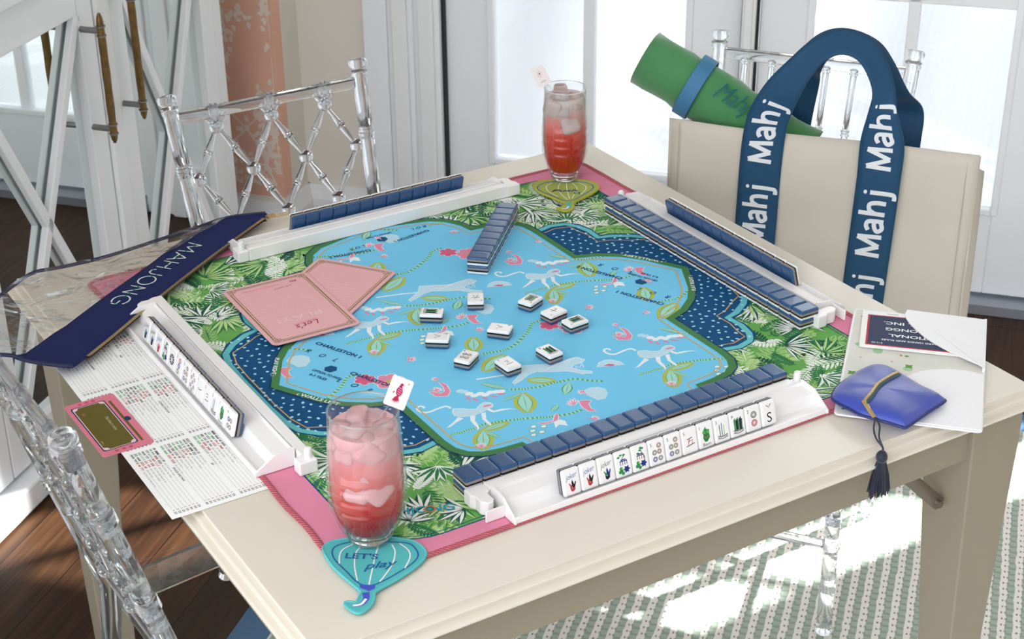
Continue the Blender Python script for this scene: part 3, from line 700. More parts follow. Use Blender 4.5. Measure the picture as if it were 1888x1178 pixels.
# ---------------------------------------------------------------- mahjong tiles
MT = .7445 + .0  # top of the printed cloth
MT = MZ + .0016
TW, TL, TH_ = .0213, .0292, .0125
M_tb = mat('tile_navy', '#295280', .22, coat=.3); M_tg = mat('tile_taupe', '#8f8680', .35); M_tk = mat('tile_black', '#14171a', .3); M_tw = mat('tile_white', '#f0eff0', .2, coat=.3)
def rr_(w, l, r, z, n=4): return [(x, y, z) for x, y in rrect(w/2, l/2, r, n)]
def tile_layer(zs, name, m):
    mb = MB(); mb.loft([rr_(TW-2*i, TL-2*i, max(.0005, .0022-i), z) for z, i in zs]); return mb, name, m
LAY = [([(0, .0034), (0, .0018), (.0006, .0006), (.0016, 0), (.0033, 0)], 'back_layer', M_tb), ([(.0033, 0), (.0062, 0)], 'taupe_layer', M_tg), ([(.0062, 0), (.0086, 0)], 'black_layer', M_tk), ([(.0086, 0), (.0112, 0), (.0120, .0006), (.0125, .0018), (.0125, .0034)], 'face_layer', M_tw)]
proto_t = empty('mahjong_tile')
for zs, n_, m_ in LAY:
    mb, n_, m_ = tile_layer(zs, n_, m_); mb.build(n_, m_, proto_t, smooth=65)
first_tile = [True]
ORD = ['first', 'second', 'third', 'fourth', 'fifth', 'sixth', 'seventh', 'eighth', 'ninth', 'tenth', 'eleventh', 'twelfth', 'thirteenth', 'fourteenth', 'fifteenth', 'sixteenth', 'seventeenth', 'eighteenth', 'nineteenth', 'twentieth']
def tile(M, label, group):
    o = proto_t if first_tile[0] else copy_tree(proto_t); first_tile[0] = False
    o.matrix_world = M; return tag(o, label, 'tile', group)
def TR(x, y, z): return Matrix.Translation((x, y, z))
def RZ(a): return Matrix.Rotation(a, 4, 'Z')
def RX(a): return Matrix.Rotation(a, 4, 'X')
FLIP = RX(PI)
def face_down(x, y, z, a): return TR(x, y, z+TH_) @ RZ(a) @ FLIP
for n_, c_ in dict(tblue='#2b66a0', tred='#b8434a', tgreen='#2f8a4a', tblk='#23262a', tgold='#8a6038', tink='#35507c', tgrey='#5d6a62', tlime='#7bbf55', tnavy='#26377e').items(): ink(n_, c_, .4)
def face_art(M, kind, parent):
    """engraving on the white face; x right, y up in metres"""
    A = Art(lambda x, y, h: Vector((x, y, TH_+.00002+h)), [], .00002, .00003)
    def dotw(x, y, r, c):
        r *= 1.12; A.disc(x, y, r, c, 0, n=20)
        for k in range(5): a = PI*k/5; A.stroke([(x-r*math.cos(a), y-r*math.sin(a)), (x+r*math.cos(a), y+r*math.sin(a))], r*.10, 'twhite', 1+k*.1)
        A.disc(x, y, r*.16, 'twhite', 2, n=8)
    def num(n): A.text(str(n), -.0085, .0078, .0056, 0, 'tblk', 0)
    k, v = kind[0], kind[1:]
    if k == 'J':
        c1, c2, c3 = (('tred', 'tblk', 'tred') if v == 'r' else ('tgreen', 'tnavy', 'tblk') if v == 'g' else ('tred', 'tred', 'tred'))
        A.text('joker', 0, .0042, .0085, .16, 'tblue' if v != 'g' else 'tgrey', 0, shear=.35, align='c', fit=.0150)
        A.poly([(-.0042, -.0005), (-.0028, -.001), (-.0012, -.0035), (0, -.0015), (-.0005, -.0075), (-.0025, -.0085), (-.003, -.004)], c1, 0)
        A.poly([(.0002, .003), (.0018, -.001), (.0022, -.003), (.0045, .0008), (.005, -.001), (.003, -.0065), (0, -.0065), (-.0008, -.001)], c2, 1)
        A.poly([(-.0028, -.0062), (0, -.0068), (.003, -.0058), (.0034, -.0045), (.003, -.009), (0, -.0108), (-.0022, -.0098)], c3, 2)
    elif k == 'F':
        A.stroke([(-.003, .003), (-.001, .007), (.001, .009)] if v == '1' else [(.004, -.006), (.005, .001), (.002, .006), (.001, .010)], .0008, 'tblk', 0, sm=3)
        for x, y in ((-.006, .0085), (-.003, .0105), (.001, .010)) if v == '1' else ((.003, .0105), (0, .009), (-.003, .006), (.001, .0115)): A.disc(x, y, .0019, 'tgreen', 1, ry=.0012, n=8)
        A.stroke([(-.005, .0035), (.0045, .0035)], .0012, 'tnavy', 1); A.stroke([(-.0035, .005), (.003, .005)], .0012, 'tnavy', 1)
        for x in (-.0042, -.0015, .0015, .0042): A.stroke([(x, .0035), (x, -.001)], .0008, 'tnavy' if v == '1' else 'tgold', 1)
        for a in range(6): A.lens((.003, -.0065), (.003+.0045*math.cos(a*1.05), -.0065+.0045*math.sin(a*1.05)), .0028, 'tnavy', 2)
        for x, y in ((-.004, -.0045), (-.0055, -.008), (-.002, -.010), (-.0035, -.0065)): A.disc(x, y, .0021, 'tgreen', 1, n=8)
        A.disc(-.0028, -.0045, .0012, 'tlime', 2, n=8)
    elif k == 'D':
        n = int(v); num(n)
        cols = ['tgold', 'tnavy', 'tgrey', 'tred', 'tnavy', 'tgold', 'tgrey']
        P = {1: [(0, -.001, .0062)], 2: [(.0005, .0045, .0038), (.0005, -.0050, .0038)], 3: [(.0015, .007, .0031), (0, 0, .0031), (-.0015, -.0072, .0031)], 4: [(-.003, .0025, .0027), (.003, .0025, .0027), (-.003, -.0055, .0027), (.003, -.0055, .0027)],
             5: [(.0028, .0075, .0027), (-.0035, .0005, .0027), (.0028, .0005, .0027), (-.0035, -.0072, .0027), (.0035, -.0072, .0027)], 7: [(0, .008, .0021), (-.0045, .0035, .0021), (.0045, .0035, .0021), (0, -.001, .0021), (-.0045, -.006, .0021), (.0045, -.006, .0021), (0, -.0105, .0021)]}[n]
        for i, (x, y, r) in enumerate(P): dotw(x, y, r, cols[(i+n) % 7] if n > 1 else 'tblk')
    elif k == 'B':
        n = int(v); num(n)
        if n == 1:   # the green dragon-like bird tile
            A.poly([(-.005, .004), (-.003, .0065), (-.0005, .010), (.001, .0065), (.0045, .006), (.0042, .001), (.0048, -.003), (.001, -.0075), (-.002, -.0075), (-.0045, -.003), (-.0038, .001)], 'tgreen', 0)
            for x in (-.0022, .0022): A.disc(x, .0035, .0014, 'tlime', 1, n=8); A.disc(x, .0035, .0006, 'tblk', 2, n=6)
            A.disc(0, -.002, .0017, 'tgold', 1, n=8); A.stroke([(-.003, .001), (0, -.0002), (.003, .001)], .0006, 'tblk', 1); A.stroke([(-.004, -.003), (0, -.006), (.004, -.003)], .0006, 'tblk', 1)
            A.text('Bam', 0, -.0118, .0048, 0, 'tblk', 2, align='c', fit=.0105)
        else:
            for i in range(n):
                x = (-.0052+.0104*i/(n-1)) if n > 3 else (-.0035+.003*i); y1 = .0065+.0015*math.sin(i*2.1)
                A.stroke([(x*.9, -.0068), (x, y1)], .0011 if n > 3 else .0009, ('tgreen', 'tlime', 'tnavy', 'tblk')[i % 4 if n > 3 else (3, 2, 1)[i % 3]], i % 2)
                if n > 3: A.stroke([(x*.9+.0007, -.0068), (x+.0007, y1)], .0005, 'tblk', 2)
            for dy in (0, -.0028): A.stroke([(-.0068, -.0062+dy), (0, -.0076+dy), (.0068, -.0062+dy)], .0007, 'tblk', 2, sm=3)
            for i in range(9): x = -.006+.0015*i; A.stroke([(x, -.0066-.0008*(1-abs(x)/.006)), (x+.0006, -.0092)], .0005, 'tblk', 2)
    elif k == 'C':
        num(v)
        S_ = {'5': [[(-.004, .002), (.003, .0035)], [(-.0005, .003), (-.003, -.0045)], [(-.003, -.0005), (.0035, .0005), (.002, -.0045)], [(-.0055, -.0058), (.0058, -.0038)]],
              '1': [[(-.005, .0005), (-.001, -.001), (.005, .0012)]], '3': [[(-.003, .0035), (.0025, .004)], [(-.002, 0), (.002, .0005)], [(-.0048, -.0045), (.005, -.0035)]],
              '2': [[(-.0022, .0028), (.0025, .0032)], [(-.0045, -.003), (.005, -.0022)]], '6': [[(.0005, .005), (.0012, .0035)], [(-.0052, .0008), (.0052, .0018)], [(-.001, -.001), (-.0035, -.005)], [(.0012, -.001), (.0035, -.005)]],
              '7': [[(-.0045, -.0005), (.005, .0012)], [(.0003, .0045), (-.0002, -.004), (.0015, -.0055), (.0045, -.0045)]], '8': [[(-.001, .003), (-.0015, -.001), (-.0045, -.005)], [(.0005, .003), (.002, -.001), (.005, -.0045)]]}[v]
        for i, q in enumerate(S_): A.stroke(q, .0009, 'tred' if (v == '5' and i in (1, 2)) or (v == '8' and i == 1) else 'tblk', 0)
    elif k == 'S':
        A.text('S', 0, -.0102, .0165, 0, 'tblk', 0, align='c', fit=.0066); A.stroke([(-.0030, .0102), (0, .0072), (.0030, .0106)], .0011, 'tgold', 0)
    return A.mb.build('face_engraving', [INK[n] for n in A.names], parent)
ink('twhite', '#f0eff0', .2)
# walls of tiles
wtc = -.2283
PY = .0220
WALLG = 'navy-backed tiles built into double walls'
def wall_row(name, org, ang, n, pitch, where, skip=()):
    for lv in (0, 1):
        for i in range(n):
            ox, oy = (0, 0)
            if (lv, i) in skip: ox, oy = skip[(lv, i)]
            M = TR(*org) @ RZ(ang)
            q = M @ Vector((i*pitch+ox, oy, 0))
            tile(TR(q.x, q.y, q.z+lv*TH_+TH_) @ RZ(ang) @ FLIP, 'navy-backed tile, %s from the %s, %s layer of the %s' % (ORD[i], where[0], ('lower', 'upper')[lv], where[1]), name)
wall_row('tiles of the wall along the near rack', (-.2230, -.3195, MT), 0, 20, .0218, ('left', 'near rack wall'))
wall_row('tiles of the wall along the right rack', (.3215+.0065, -.2150, MT), PI/2, 20, .0217, ('near end', 'right rack wall'), {(1, 19): (.0035, 0), (1, 18): (.0020, 0), (1, 0): (0, -.001)})
wall_row('tiles of the slanted wall on the pool print', (.0622, .1405, MT), math.radians(46.0), 9, .0214, ('near end', 'slanted centre wall'), {})
# loose tiles face up: image of the table gives centre, turn and face
LOOSE = [((-.0617, .0496), -126.8, 'B8', 'bamboo tile lying leftmost of the loose tiles at the pool centre'), ((.0056, .0540), 150, 'C6', 'character tile lying just in front of the slanted wall'),
         ((.0635, .0125), 113, 'B6', 'bamboo tile lying farthest right of the slanted wall, bars pointing left'), ((.0705, -.0325), 99.5, 'C7', 'character tile almost touching the bamboo tile on its right'),
         ((.0790, -.0685), 94, 'B7', 'bamboo tile lying rightmost of the loose tiles'), ((-.0886, -.0143), -126.6, 'C8', 'character tile lying on the left below the leftmost bamboo tile'),
         ((-.0108, -.0346), -137.4, 'C8', 'character tile lying alone in the middle of the loose tiles'), ((-.0839, -.0763), -56, 'D4', 'four dot tile lying nearest the drink with the bird stirrer'),
         ((-.0500, -.1177), 3, 'C3', 'character tile lying nearest the near rack'), ((.0087, -.1183), 5.5, 'B8', 'bamboo tile lying between the nearest character tile and the rightmost tile')]
for (x, y), a, kd, lb in LOOSE:
    o = tile(TR(x, y, MT) @ RZ(math.radians(a)), lb, 'loose tiles lying face up on the pool print'); face_art(None, kd, o)
# ---------------------------------------------------------------- racks
M_rack = mat('rack_plastic', '#f3f1f1', .3, coat=.2, sss=.0)
def rack(name, rot, shift, label, tiles, tx0, pitch, who, out=0, px=.2075):
    R = RZ(rot)
    o = empty('tile_rack', (0, 0, MT)); o.rotation_euler = (0, 0, rot); o.location = R @ Vector((shift, -out, 0)) + Vector((0, 0, MT)); tag(o, label, 'rack', 'white tile racks round the play mat')
    Y0 = -.3365   # inner face of the pusher bar; outward is -y
    def ext(prof, x0, x1): 
        mb = MB(); mb.loft([[(x0, Y0-d, z) for d, z in prof], [(x1, Y0-d, z) for d, z in prof]]); return mb
    body = ext([(.0155, .0), (.0155, .0195), (.0172, .0195), (.0182, .0165), (.0372, .0140), (.0430, .0025), (.0590, .0025), (.0595, .0068), (.0620, .0068), (.0630, .0)], -.2115, .2055)
    body.build('tray', M_rack, o, bevel=.0007, recalc=True)
    for x in (-.2145, .2055):
        mb = MB(); mb.loft([[(xx, Y0-d, z) for d, z in ((.0155, 0), (.0155, .0225), (.0385, .0205), (.0640, .0045), (.0640, 0))] for xx in (x, x+.003)])
        mb.build('end_plate', M_rack, o, bevel=.0006, recalc=True)
    p = ext([(.0, 0), (.0, .0172), (.0012, .0184), (.0125, .0184), (.0138, .0172), (.0138, 0)], -.2145, px-.008)
    p = p.build('pusher_bar', M_rack, o, bevel=.0006, recalc=True)
    MB().box(px-.008, px+.008, Y0-.022, Y0, 0, .0165).build('peg_block', M_rack, p, bevel=.002, bseg=3)
    mb = MB(); mb.lathe([(.0046, .0160), (.0046, .0255), (.0040, .0280), (.0022, .0293), (.0006, .0296)], 16, o=(px, Y0-.0075, 0)); mb.build('peg', M_rack, p, smooth=40)
    mb = MB(); pts = [(-.2145, Y0+.001), (-.2375, Y0+.001), (-.2375, Y0-.012), (-.2340, Y0-.018), (-.2345, Y0-.028), (-.2290, Y0-.035), (-.2230, Y0-.035), (-.2195, Y0-.031), (-.2195, Y0-.016), (-.2145, Y0-.0142)]
    mb.prism(pts, 0, .0165); mb.build('end_hook', M_rack, p, bevel=.0012, recalc=True)
    if name in ('near rack', 'right rack'): MB().box(-.2375, -.2145, Y0-.045, Y0-.0425, 0, .014).build('end_tab', M_rack, o, bevel=.001)
    lean = math.radians(15)
    for i, kd in enumerate(tiles):
        # local tile: back on the tray's slope, face turned outward
        M = o.matrix_basis if False else (TR(*o.location) @ R)
        L = TR(tx0+i*pitch, Y0-.0565, .0060) @ RX(-lean) @ TR(0, 0, TL/2) @ RX(PI/2) @ TR(0, 0, -TH_)
        t_ = tile(M @ L, who(i, kd), 'tiles standing in the %s' % name)
        if kd: face_art(None, kd, t_)
NM = {'J': 'joker', 'F': 'flower garden', 'D': 'dot', 'B': 'bamboo', 'C': 'character', 'S': 'south wind'}
def nm(kd):
    k = NM[kd[0]]
    if kd[0] in 'DC': return ['', 'one', 'two', 'three', 'four', 'five', 'six', 'seven', 'eight', 'nine'][int(kd[1])]+' '+k
    if kd[0] == 'B': return 'green bird bamboo' if kd[1] == '1' else ['', '', 'two', 'three', '', '', '', '', '', 'nine'][int(kd[1])]+' '+k
    return k
NT = ['Jr', 'Jr', 'Jg', 'F1', 'F2', 'D5', 'D5', 'C5', 'B1', 'B3', 'B9', 'D2', 'S']
LT = ['Jg', 'Jg', 'Jx', 'F2', 'D1', 'D3', 'D5', 'D7', 'C1', 'C3', 'B2', 'B1', 'D4']
rack('near rack', 0, 0, 'white tile rack at the near edge with face-out tiles and a tile wall', NT, -.1370, .0221, lambda i, k: 'white %s tile, %s from the left in the near rack' % (nm(k), ORD[i]))
rack('left rack', -PI/2, -.0350, 'white tile rack on the left standing on the printed score card', LT, -.1470, .0219, lambda i, k: 'white %s tile, %s from the far end in the left rack' % (nm(k), ORD[i]), .004, .2255)
rack('right rack', PI/2, .0030, 'white tile rack on the right between the tile wall and tote bag', [None]*13, -.1265, .0215, lambda i, k: 'navy-backed tile, %s from the near end, leaning in the right rack' % ORD[i])
rack('far rack', PI, -.0120, 'white tile rack at the far left edge before the lattice back chair', [None]*13, -.1530, .0215, lambda i, k: 'navy-backed tile, %s from the right, leaning in the far rack' % ORD[i], .002)
# ---------------------------------------------------------------- clear acrylic chairs
M_acr = bpy.data.materials.new('clear_acrylic'); M_acr.use_nodes = True; t = M_acr.node_tree; t.nodes.clear()
out = t.nodes.new('ShaderNodeOutputMaterial'); g = t.nodes.new('ShaderNodeBsdfGlass'); g.inputs['IOR'].default_value = 1.46; g.inputs['Roughness'].default_value = .0; g.inputs['Color'].default_value = (.965, .975, .99, 1)
tr_ = t.nodes.new('ShaderNodeBsdfTransparent'); mx = t.nodes.new('ShaderNodeMixShader'); mx.inputs[0].default_value = .88
t.links.new(tr_.outputs[0], mx.inputs[1]); t.links.new(g.outputs[0], mx.inputs[2]); t.links.new(mx.outputs[0], out.inputs[0])
def rings_(L, at, r, rr=.0022, w=.0035):
    """profile helper: radius r with small bead rings at the listed distances"""
    P = [(0, r)]
    for a in sorted(at): P += [(a-w*1.3, r), (a-w*.7, r+rr), (a, r+rr*.4), (a+w*.7, r+rr), (a+w*1.3, r)]
    P.append((L, r)); return [(d/L, q) for d, q in P if 0 <= d <= L]
def bamboo(mb, A, B, r, at, n=12):
    A = Vector(A); B = Vector(B); L = (B-A).length; mb.turned(A, B, rings_(L, at, r), n)
def post_pt(sx, z):   # rear post centre line
    w = .1625-.02*(.86-z)/.4 if z > .45 else .1425+.03*(.45-z)/.45
    y = -.28+.28*(.86-z) if z > .45 else -.165-.055*((.45-z)/.45)**1.4
    return Vector((sx*w, y, z))
def chair(style, loc, rz, label):
    o = empty('acrylic_chair', loc, rz); tag(o, label, 'chair', 'clear acrylic chairs round the card table')
    for sx in (-1, 1):
        mb = MB(); zs = [(.8650, .0095), (.8642, .0130), (.8615, .0152), (.8575, .0158), (.8535, .0148), (.8508, .0112), (.8485, .0108), (.8465, .0138), (.8445, .0142), (.8425, .0118), (.8395, .0140), (.838, .0138), (.836, .0118)]
        for zc in (.748, .620): zs += [(zc+.009, .0118), (zc+.006, .0142), (zc+.003, .0120), (zc, .0142), (zc-.003, .0120), (zc-.006, .0142), (zc-.009, .0118)]
        zs += [(.45, .0125), (.40, .0130)]
        for zc in (.30, .16): zs += [(zc+.006, .0125), (zc+.003, .0148), (zc-.003, .0148), (zc-.006, .0125)]
        zs += [(.10, .0125), (.05, .0120), (.019, .0115), (.015, .0135), (.0125, .0125)]
        zs = [(zs[0][0], zs[0][1])]+[q for q in zs[1:]]
        mb.tube([post_pt(sx, z) for z, r in zs], [r for z, r in zs], 18)
        mb.build('back_post', M_acr, o, smooth=50)
    tl, tr2 = post_pt(-1, .829), post_pt(1, .829)
    mb = MB(); mb.tube([tl+Vector((.011, 0, 0)), tr2-Vector((.011, 0, 0))], (.0065, .0105), 12, flat=(0, 1, 0)); mb.build('top_rail', M_acr, o, smooth=50)
    def P(u, z): a, b_ = post_pt(-1, z), post_pt(1, z); return a+(b_-a)*(u+.5)
    if style == 'lattice':
        zr = [.806, .733, .660, .587, .514]; k3 = [-.29, 0, .29]; k4 = [-.435, -.145, .145, .435]
        rows = [k3, k4, k3, k4, k3]
        mb = MB()
        for r_ in range(4):
            for a in rows[r_]:
                for b_ in rows[r_+1]:
                    if abs(a-b_) < .16:
                        A_, B_ = P(a, zr[r_]), P(b_, zr[r_+1]); L = (B_-A_).length; d = (B_-A_)/L
                        mb.turned(A_+d*.008, B_-d*.008, [(0, .0035), (.12, .0038), (.38, .0058), (.44, .0056), (.46, .0078), (.485, .0060), (.515, .0078), (.54, .0056), (.60, .0058), (.88, .0038), (1, .0035)], 9)
        mb.build('lattice', M_acr, o, smooth=50)
        for a in k3: 
            kn = MB(); c = P(a, zr[0])
            for q in (-.035, .035): e = P(a+q*1.5, .826); kn.turned(c, e, [(0, .0045), (1, .0050)], 9)
            cc_ = P(a, .829); x = Vector((1, 0, 0))
            for q in (-.004, .004): kn.tube([cc_+x*(q-.0016), cc_+x*(q+.0016)], (.0085, .0130), 14, flat=(0, 1, 0))
            kn.build('rail_ring', M_acr, o, smooth=50)
        for r_ in range(5):
            for a in rows[r_]: MB().sphere(P(a, zr[r_]), .0112, n=22).build('knot', M_acr, o, smooth=80)
        A_, B_ = P(-.46, .492), P(.46, .492); MB().tube([A_, B_], .006, 10).build('lower_rail', M_acr, o, smooth=50)
    else:
        for k in range(6):
            u = -.357+.143*k; A_, B_ = P(u, .824), P(u, .50); L = (B_-A_).length; mb = MB()
            pr = [(0, .0050)]
            for c in (.004, .105, .160, .250, .300): pr += [(c-.006, .0052), (c-.0035, .0078), (c-.0012, .0058), (c+.0012, .0058), (c+.0035, .0078), (c+.006, .0052)]
            pr += [(L, .0055)]; pr = [(d/L, r) for d, r in pr]; mb.turned(A_, B_, pr, 12); mb.build('spindle', M_acr, o, smooth=50)
        MB().tube([P(-.46, .497), P(.46, .497)], .007, 10).build('lower_rail', M_acr, o, smooth=50)
    # seat: clear shell with a deep rim
    mb = MB(); q = [(-.150, -.155), (.150, -.155), (.180, .165), (-.180, .165)]
    mb.prism(q, .452, .460); mb.build('seat', thin_glass('clear_seat', (.97, .975, .98, 1), .02, .02, .4), o, bevel=.003)
    mb = MB()
    for i in range(4):
        a, b_ = Vector(q[i]), Vector(q[(i+1) % 4]); n = Vector(((b_-a).y, -(b_-a).x)).normalized(); 
        a2, b2 = a-n*.004, b_-n*.004; mb.prism([tuple(a-n*.001), tuple(b_-n*.001), tuple(b_-n*.007), tuple(a-n*.007)], .405, .451)
    mb.build('seat_rim', M_acr, o)
    for sx in (-1, 1):
        mb = MB(); zs = [(.405, .0165), (.385, .0165), (.375, .0125)]
        for zc in (.33, .255, .18, .10): zs += [(zc+.007, .0120), (zc+.004, .0150), (zc, .0125), (zc-.004, .0150), (zc-.007, .0120)]
        zs += [(.05, .0125), (.022, .0130), (.018, .0145), (.0115, .0135)]
        mb.tube([Vector((sx*(.165+.01*(.45-z)), .150+.012*(.45-z), z)) for z, r in zs], [r for z, r in zs], 18); mb.build('front_leg', M_acr, o, smooth=50)
    def st(A_, B_): 
        L = (Vector(B_)-Vector(A_)).length; mb = MB(); bamboo(mb, A_, B_, .0080, [L*.33, L*.66]); mb.build('stretcher', M_acr, o, smooth=50)
    for z in (.20, ):
        for sx in (-1, 1): a = post_pt(sx, z+.02); st((a.x, a.y+.012, a.z), (sx*.168, .141, z+.02))
        st((-.156, .153, z-.02), (.156, .153, z-.02)); a = post_pt(-1, z+.05); st((a.x+.012, a.y, a.z), (-a.x-.012, a.y, a.z))
    return o
chair('lattice', (.0095, .430, 0), PI, 'clear acrylic chair with lattice back beyond the far rack')
chair('spindle', (.630, .2125, 0), math.atan2(-.604, -.797)-PI/2, 'clear acrylic chair with upright spindles holding the cream tote bag')
chair('lattice', (-.328, -.006, 0), -PI/2+.03, 'clear acrylic chair seen from its side at the lower left corner')
# ---------------------------------------------------------------- flat items, drinks, pouches
def rectmap(cx_, cy_, z, ang):
    c_, s_ = math.cos(ang), math.sin(ang)
    return lambda x, y, h: Vector((cx_+x*c_-y*s_, cy_+x*s_+y*c_, z+h))
def thing_at(name, cx_, cy_, z, ang, label, cat, group=None):
    o = empty(name, (cx_, cy_, z), ang); return tag(o, label, cat, group)
loc_map = lambda x, y, h: Vector((x, y, h))
for n_, c_ in dict(cardpink='#e8b2b7', olivegold='#8a7a4e', magenta='#a82a62', palepink='#eccdd0', paperw='#fafaf9', inkblk='#2c2c30', inkgrey='#77787e', ired='#b03030', igreen='#2f9a4c', rose='#dd8093', rosedk='#c65a72', film='#675d2c', navyink='#283a66', filmtext='#c9c2a0',
                   teal1='#57b5b8', teal2='#3f9aa0', tealedge='#5fc0c4', coastnavy='#2a5f9a', royal='#4a55c0', coastw='#f0ece8', lime1='#a8b65c', lime2='#c4c44a', limeedge='#b7b23e', label_navy='#464c66', label_red='#c1474f').items(): ink(n_, c_, .7)
# coasters -------------------------------------------------------
C1 = {'out':[(-4015,-3368),(-3941,-3280),(-3818,-3278),(-3612,-3363),(-3419,-3473),(-3244,-3618),(-3154,-3755),(-3152,-3936),(-3234,-4039),(-3388,-4117),(-3611,-4190),(-3874,-4255),(-3948,-4353),(-4022,-4429),(-4114,-4471),(-4183,-4468),(-4221,-4384),(-4228,-4268),(-4181,-4257),(-4123,-4304),(-4057,-4243),(-4008,-4170),(-4040,-3877),(-4052,-3632)],'band':[(-3957,-3450),(-3891,-3379),(-3768,-3378),(-3647,-3432),(-3275,-3678),(-3218,-3804),(-3244,-3944),(-3326,-4025),(-3497,-4091),(-3825,-4161),(-3960,-4075),(-3981,-3807),(-3991,-3583)],'l1':[(-3672,-3432),(-3834,-3460),(-3919,-3540),(-3983,-3665)],'l2':[(-3582,-3488),(-3739,-3565),(-3867,-3771),(-3959,-4013)],'l3':[(-3509,-3598),(-3637,-3763),(-3896,-4137)],'l4':[(-3387,-3652),(-3422,-3788),(-3554,-3968),(-3781,-4146)],'l5':[(-3313,-3677),(-3292,-3825),(-3341,-3950),(-3466,-4078)],'blue':[(-3969,-4080),(-3842,-4171),(-3871,-4216),(-3940,-4224),(-3988,-4131)],'tail':[(-3975,-4228),(-4020,-4320),(-4100,-4370),(-4175,-4350)]}
C2 = {'out':[(2795,3500),(2927,3566),(3074,3536),(3396,3363),(3594,3157),(3619,2969),(3518,2822),(3296,2714),(2959,2601),(2854,2466),(2723,2390),(2633,2448),(2625,2573),(2706,2561),(2815,2653),(2778,2922),(2730,3203)],'band':[(2821,3398),(2959,3459),(3105,3429),(3457,3203),(3537,3022),(3480,2889),(3279,2787),(2974,2673),(2860,2747),(2803,3010),(2758,3248)],'l1':[(3080,3400),(2930,3330),(2850,3150),(2860,2900)],'l2':[(3180,3330),(3060,3200),(2960,2980),(2920,2740)],'l3':[(3250,3270),(3120,3050),(2960,2740)],'l4':[(3330,3230),(3280,3020),(3130,2860),(3000,2740)],'l5':[(3420,3180),(3430,3020),(3350,2900),(3200,2800)],'tail':[(2880,2640),(2800,2520),(2720,2460),(2660,2500)]}
def coaster(D, z, cols, label, words, name):
    pts = [(x/1e4, y/1e4) for x, y in D['out']]; sm_ = [(p.x, p.y) for p in catmull([(x, y, 0) for x, y in pts], 4, True)]
    c_ = Vector((sum(p[0] for p in sm_)/len(sm_), sum(p[1] for p in sm_)/len(sm_)))
    L = [(p[0]-c_.x, p[1]-c_.y) for p in sm_]
    o = empty('coaster', (c_.x, c_.y, z)); tag(o, label, 'coaster', None)
    MB().prism(L, 0, .0022).build('felt', INK[cols[0]], o)
    MB().tube([(x, y, .0014) for x, y in L], .0015, 6, closed=True).build('rope_edge', INK[cols[1]], o, smooth=60)
    A = Art(lambda x, y, h: Vector((x-c_.x, y-c_.y, .0023+h)), [], .00005, .00006)
    f = lambda k: [(x/1e4, y/1e4) for x, y in D[k]]
    A.stroke(f('band'), .0016, 'coastnavy', 1, closed=True, sm=3)
    for k in ('l1', 'l2', 'l3', 'l4', 'l5'):
        if k in D: A.stroke(f(k), .0013, 'coastw', 2, sm=3)
    if 'blue' in D: A.poly(f('blue'), 'royal', 3)
    A.stroke(f('tail'), lambda t: .007*(1-.5*t), 'royal' if name == 'a' else 'teal1', 3, sm=3); A.stroke(f('tail')[1:], lambda t: .0028, 'coastw', 4, sm=3)
    for w_ in words:
        st_r, p0, p1, size, sh, bo = w_; p0 = Vector(p0)/1e4; p1 = Vector(p1)/1e4; d = p1-p0
        up_ = Vector((-d.y, d.x)).normalized(); 
        A.text(st_r, p0.x, p0.y, size, math.atan2(d.y, d.x), 'coastnavy' if name == 'a' else 'inkblue', 5, bold=bo, shear=sh, fit=d.length, up=(up_.x, up_.y))
    A.build('embroidery', o); return o
coaster(C1, .7428, ('teal1', 'tealedge'), 'turquoise balloon shaped coaster reading LETS play under the near drink', [("LET'S", (-3896, -3610), (-3627, -3802), .0125, 0, .02), ('play', (-3830, -3880), (-3500, -4005), .0155, .45, .01)], 'a')
coaster(C2, .7450, ('lime1', 'limeedge'), 'lime green balloon shaped coaster reading Push IT under the far drink', [('Push', (2875, 3110), (3215, 2905), .0125, .4, .01), ('IT', (3120, 2860), (3220, 2795), .0085, 0, .02)], 'b')
# drinks ---------------------------------------------------------
M_gl = thin_glass('tumbler_glass', (.985, .99, .99, 1), 0, .05, .8)
def grad_mat(name, stops, z0, z1, trans=.0, rough=.15):
    m = bpy.data.materials.new(name); m.use_nodes = True; t = m.node_tree; b = t.nodes['Principled BSDF']
    tc = t.nodes.new('ShaderNodeTexCoord'); sp = t.nodes.new('ShaderNodeSeparateXYZ'); mr = t.nodes.new('ShaderNodeMapRange'); rp = t.nodes.new('ShaderNodeValToRGB')
    nz = t.nodes.new('ShaderNodeTexNoise'); nz.inputs['Scale'].default_value = 45; ad = t.nodes.new('ShaderNodeMath'); ad.operation = 'MULTIPLY_ADD'; ad.inputs[1].default_value = .012; 
    t.links.new(tc.outputs['Object'], nz.inputs['Vector']); t.links.new(tc.outputs['Object'], sp.inputs[0]); t.links.new(nz.outputs['Fac'], ad.inputs[0]); t.links.new(sp.outputs[2], ad.inputs[2])
    mr.inputs[1].default_value = z0; mr.inputs[2].default_value = z1; t.links.new(ad.outputs[0], mr.inputs[0]); t.links.new(mr.outputs[0], rp.inputs[0])
    cr = rp.color_ramp
    while len(cr.elements) < len(stops): cr.elements.new(.5)
    for e, (p, c) in zip(cr.elements, stops): e.position = p; e.color = lin(c)
    t.links.new(rp.outputs[0], b.inputs['Base Color']); b.inputs['Roughness'].default_value = rough; b.inputs['Transmission Weight'].default_value = trans; b.inputs['IOR'].default_value = 1.1
    b.inputs['Subsurface Weight'].default_value = .5; b.inputs['Subsurface Radius'].default_value = (.03, .012, .01); b.inputs['Subsurface Scale'].default_value = .5
    return m
M_liqA = grad_mat('drink_near', [(0, '#8c0a08'), (.26, '#9c100d'), (.38, '#b8302b'), (.54, '#d06a69'), (.8, '#e09da0'), (1, '#eabfc3')], .012, .145)
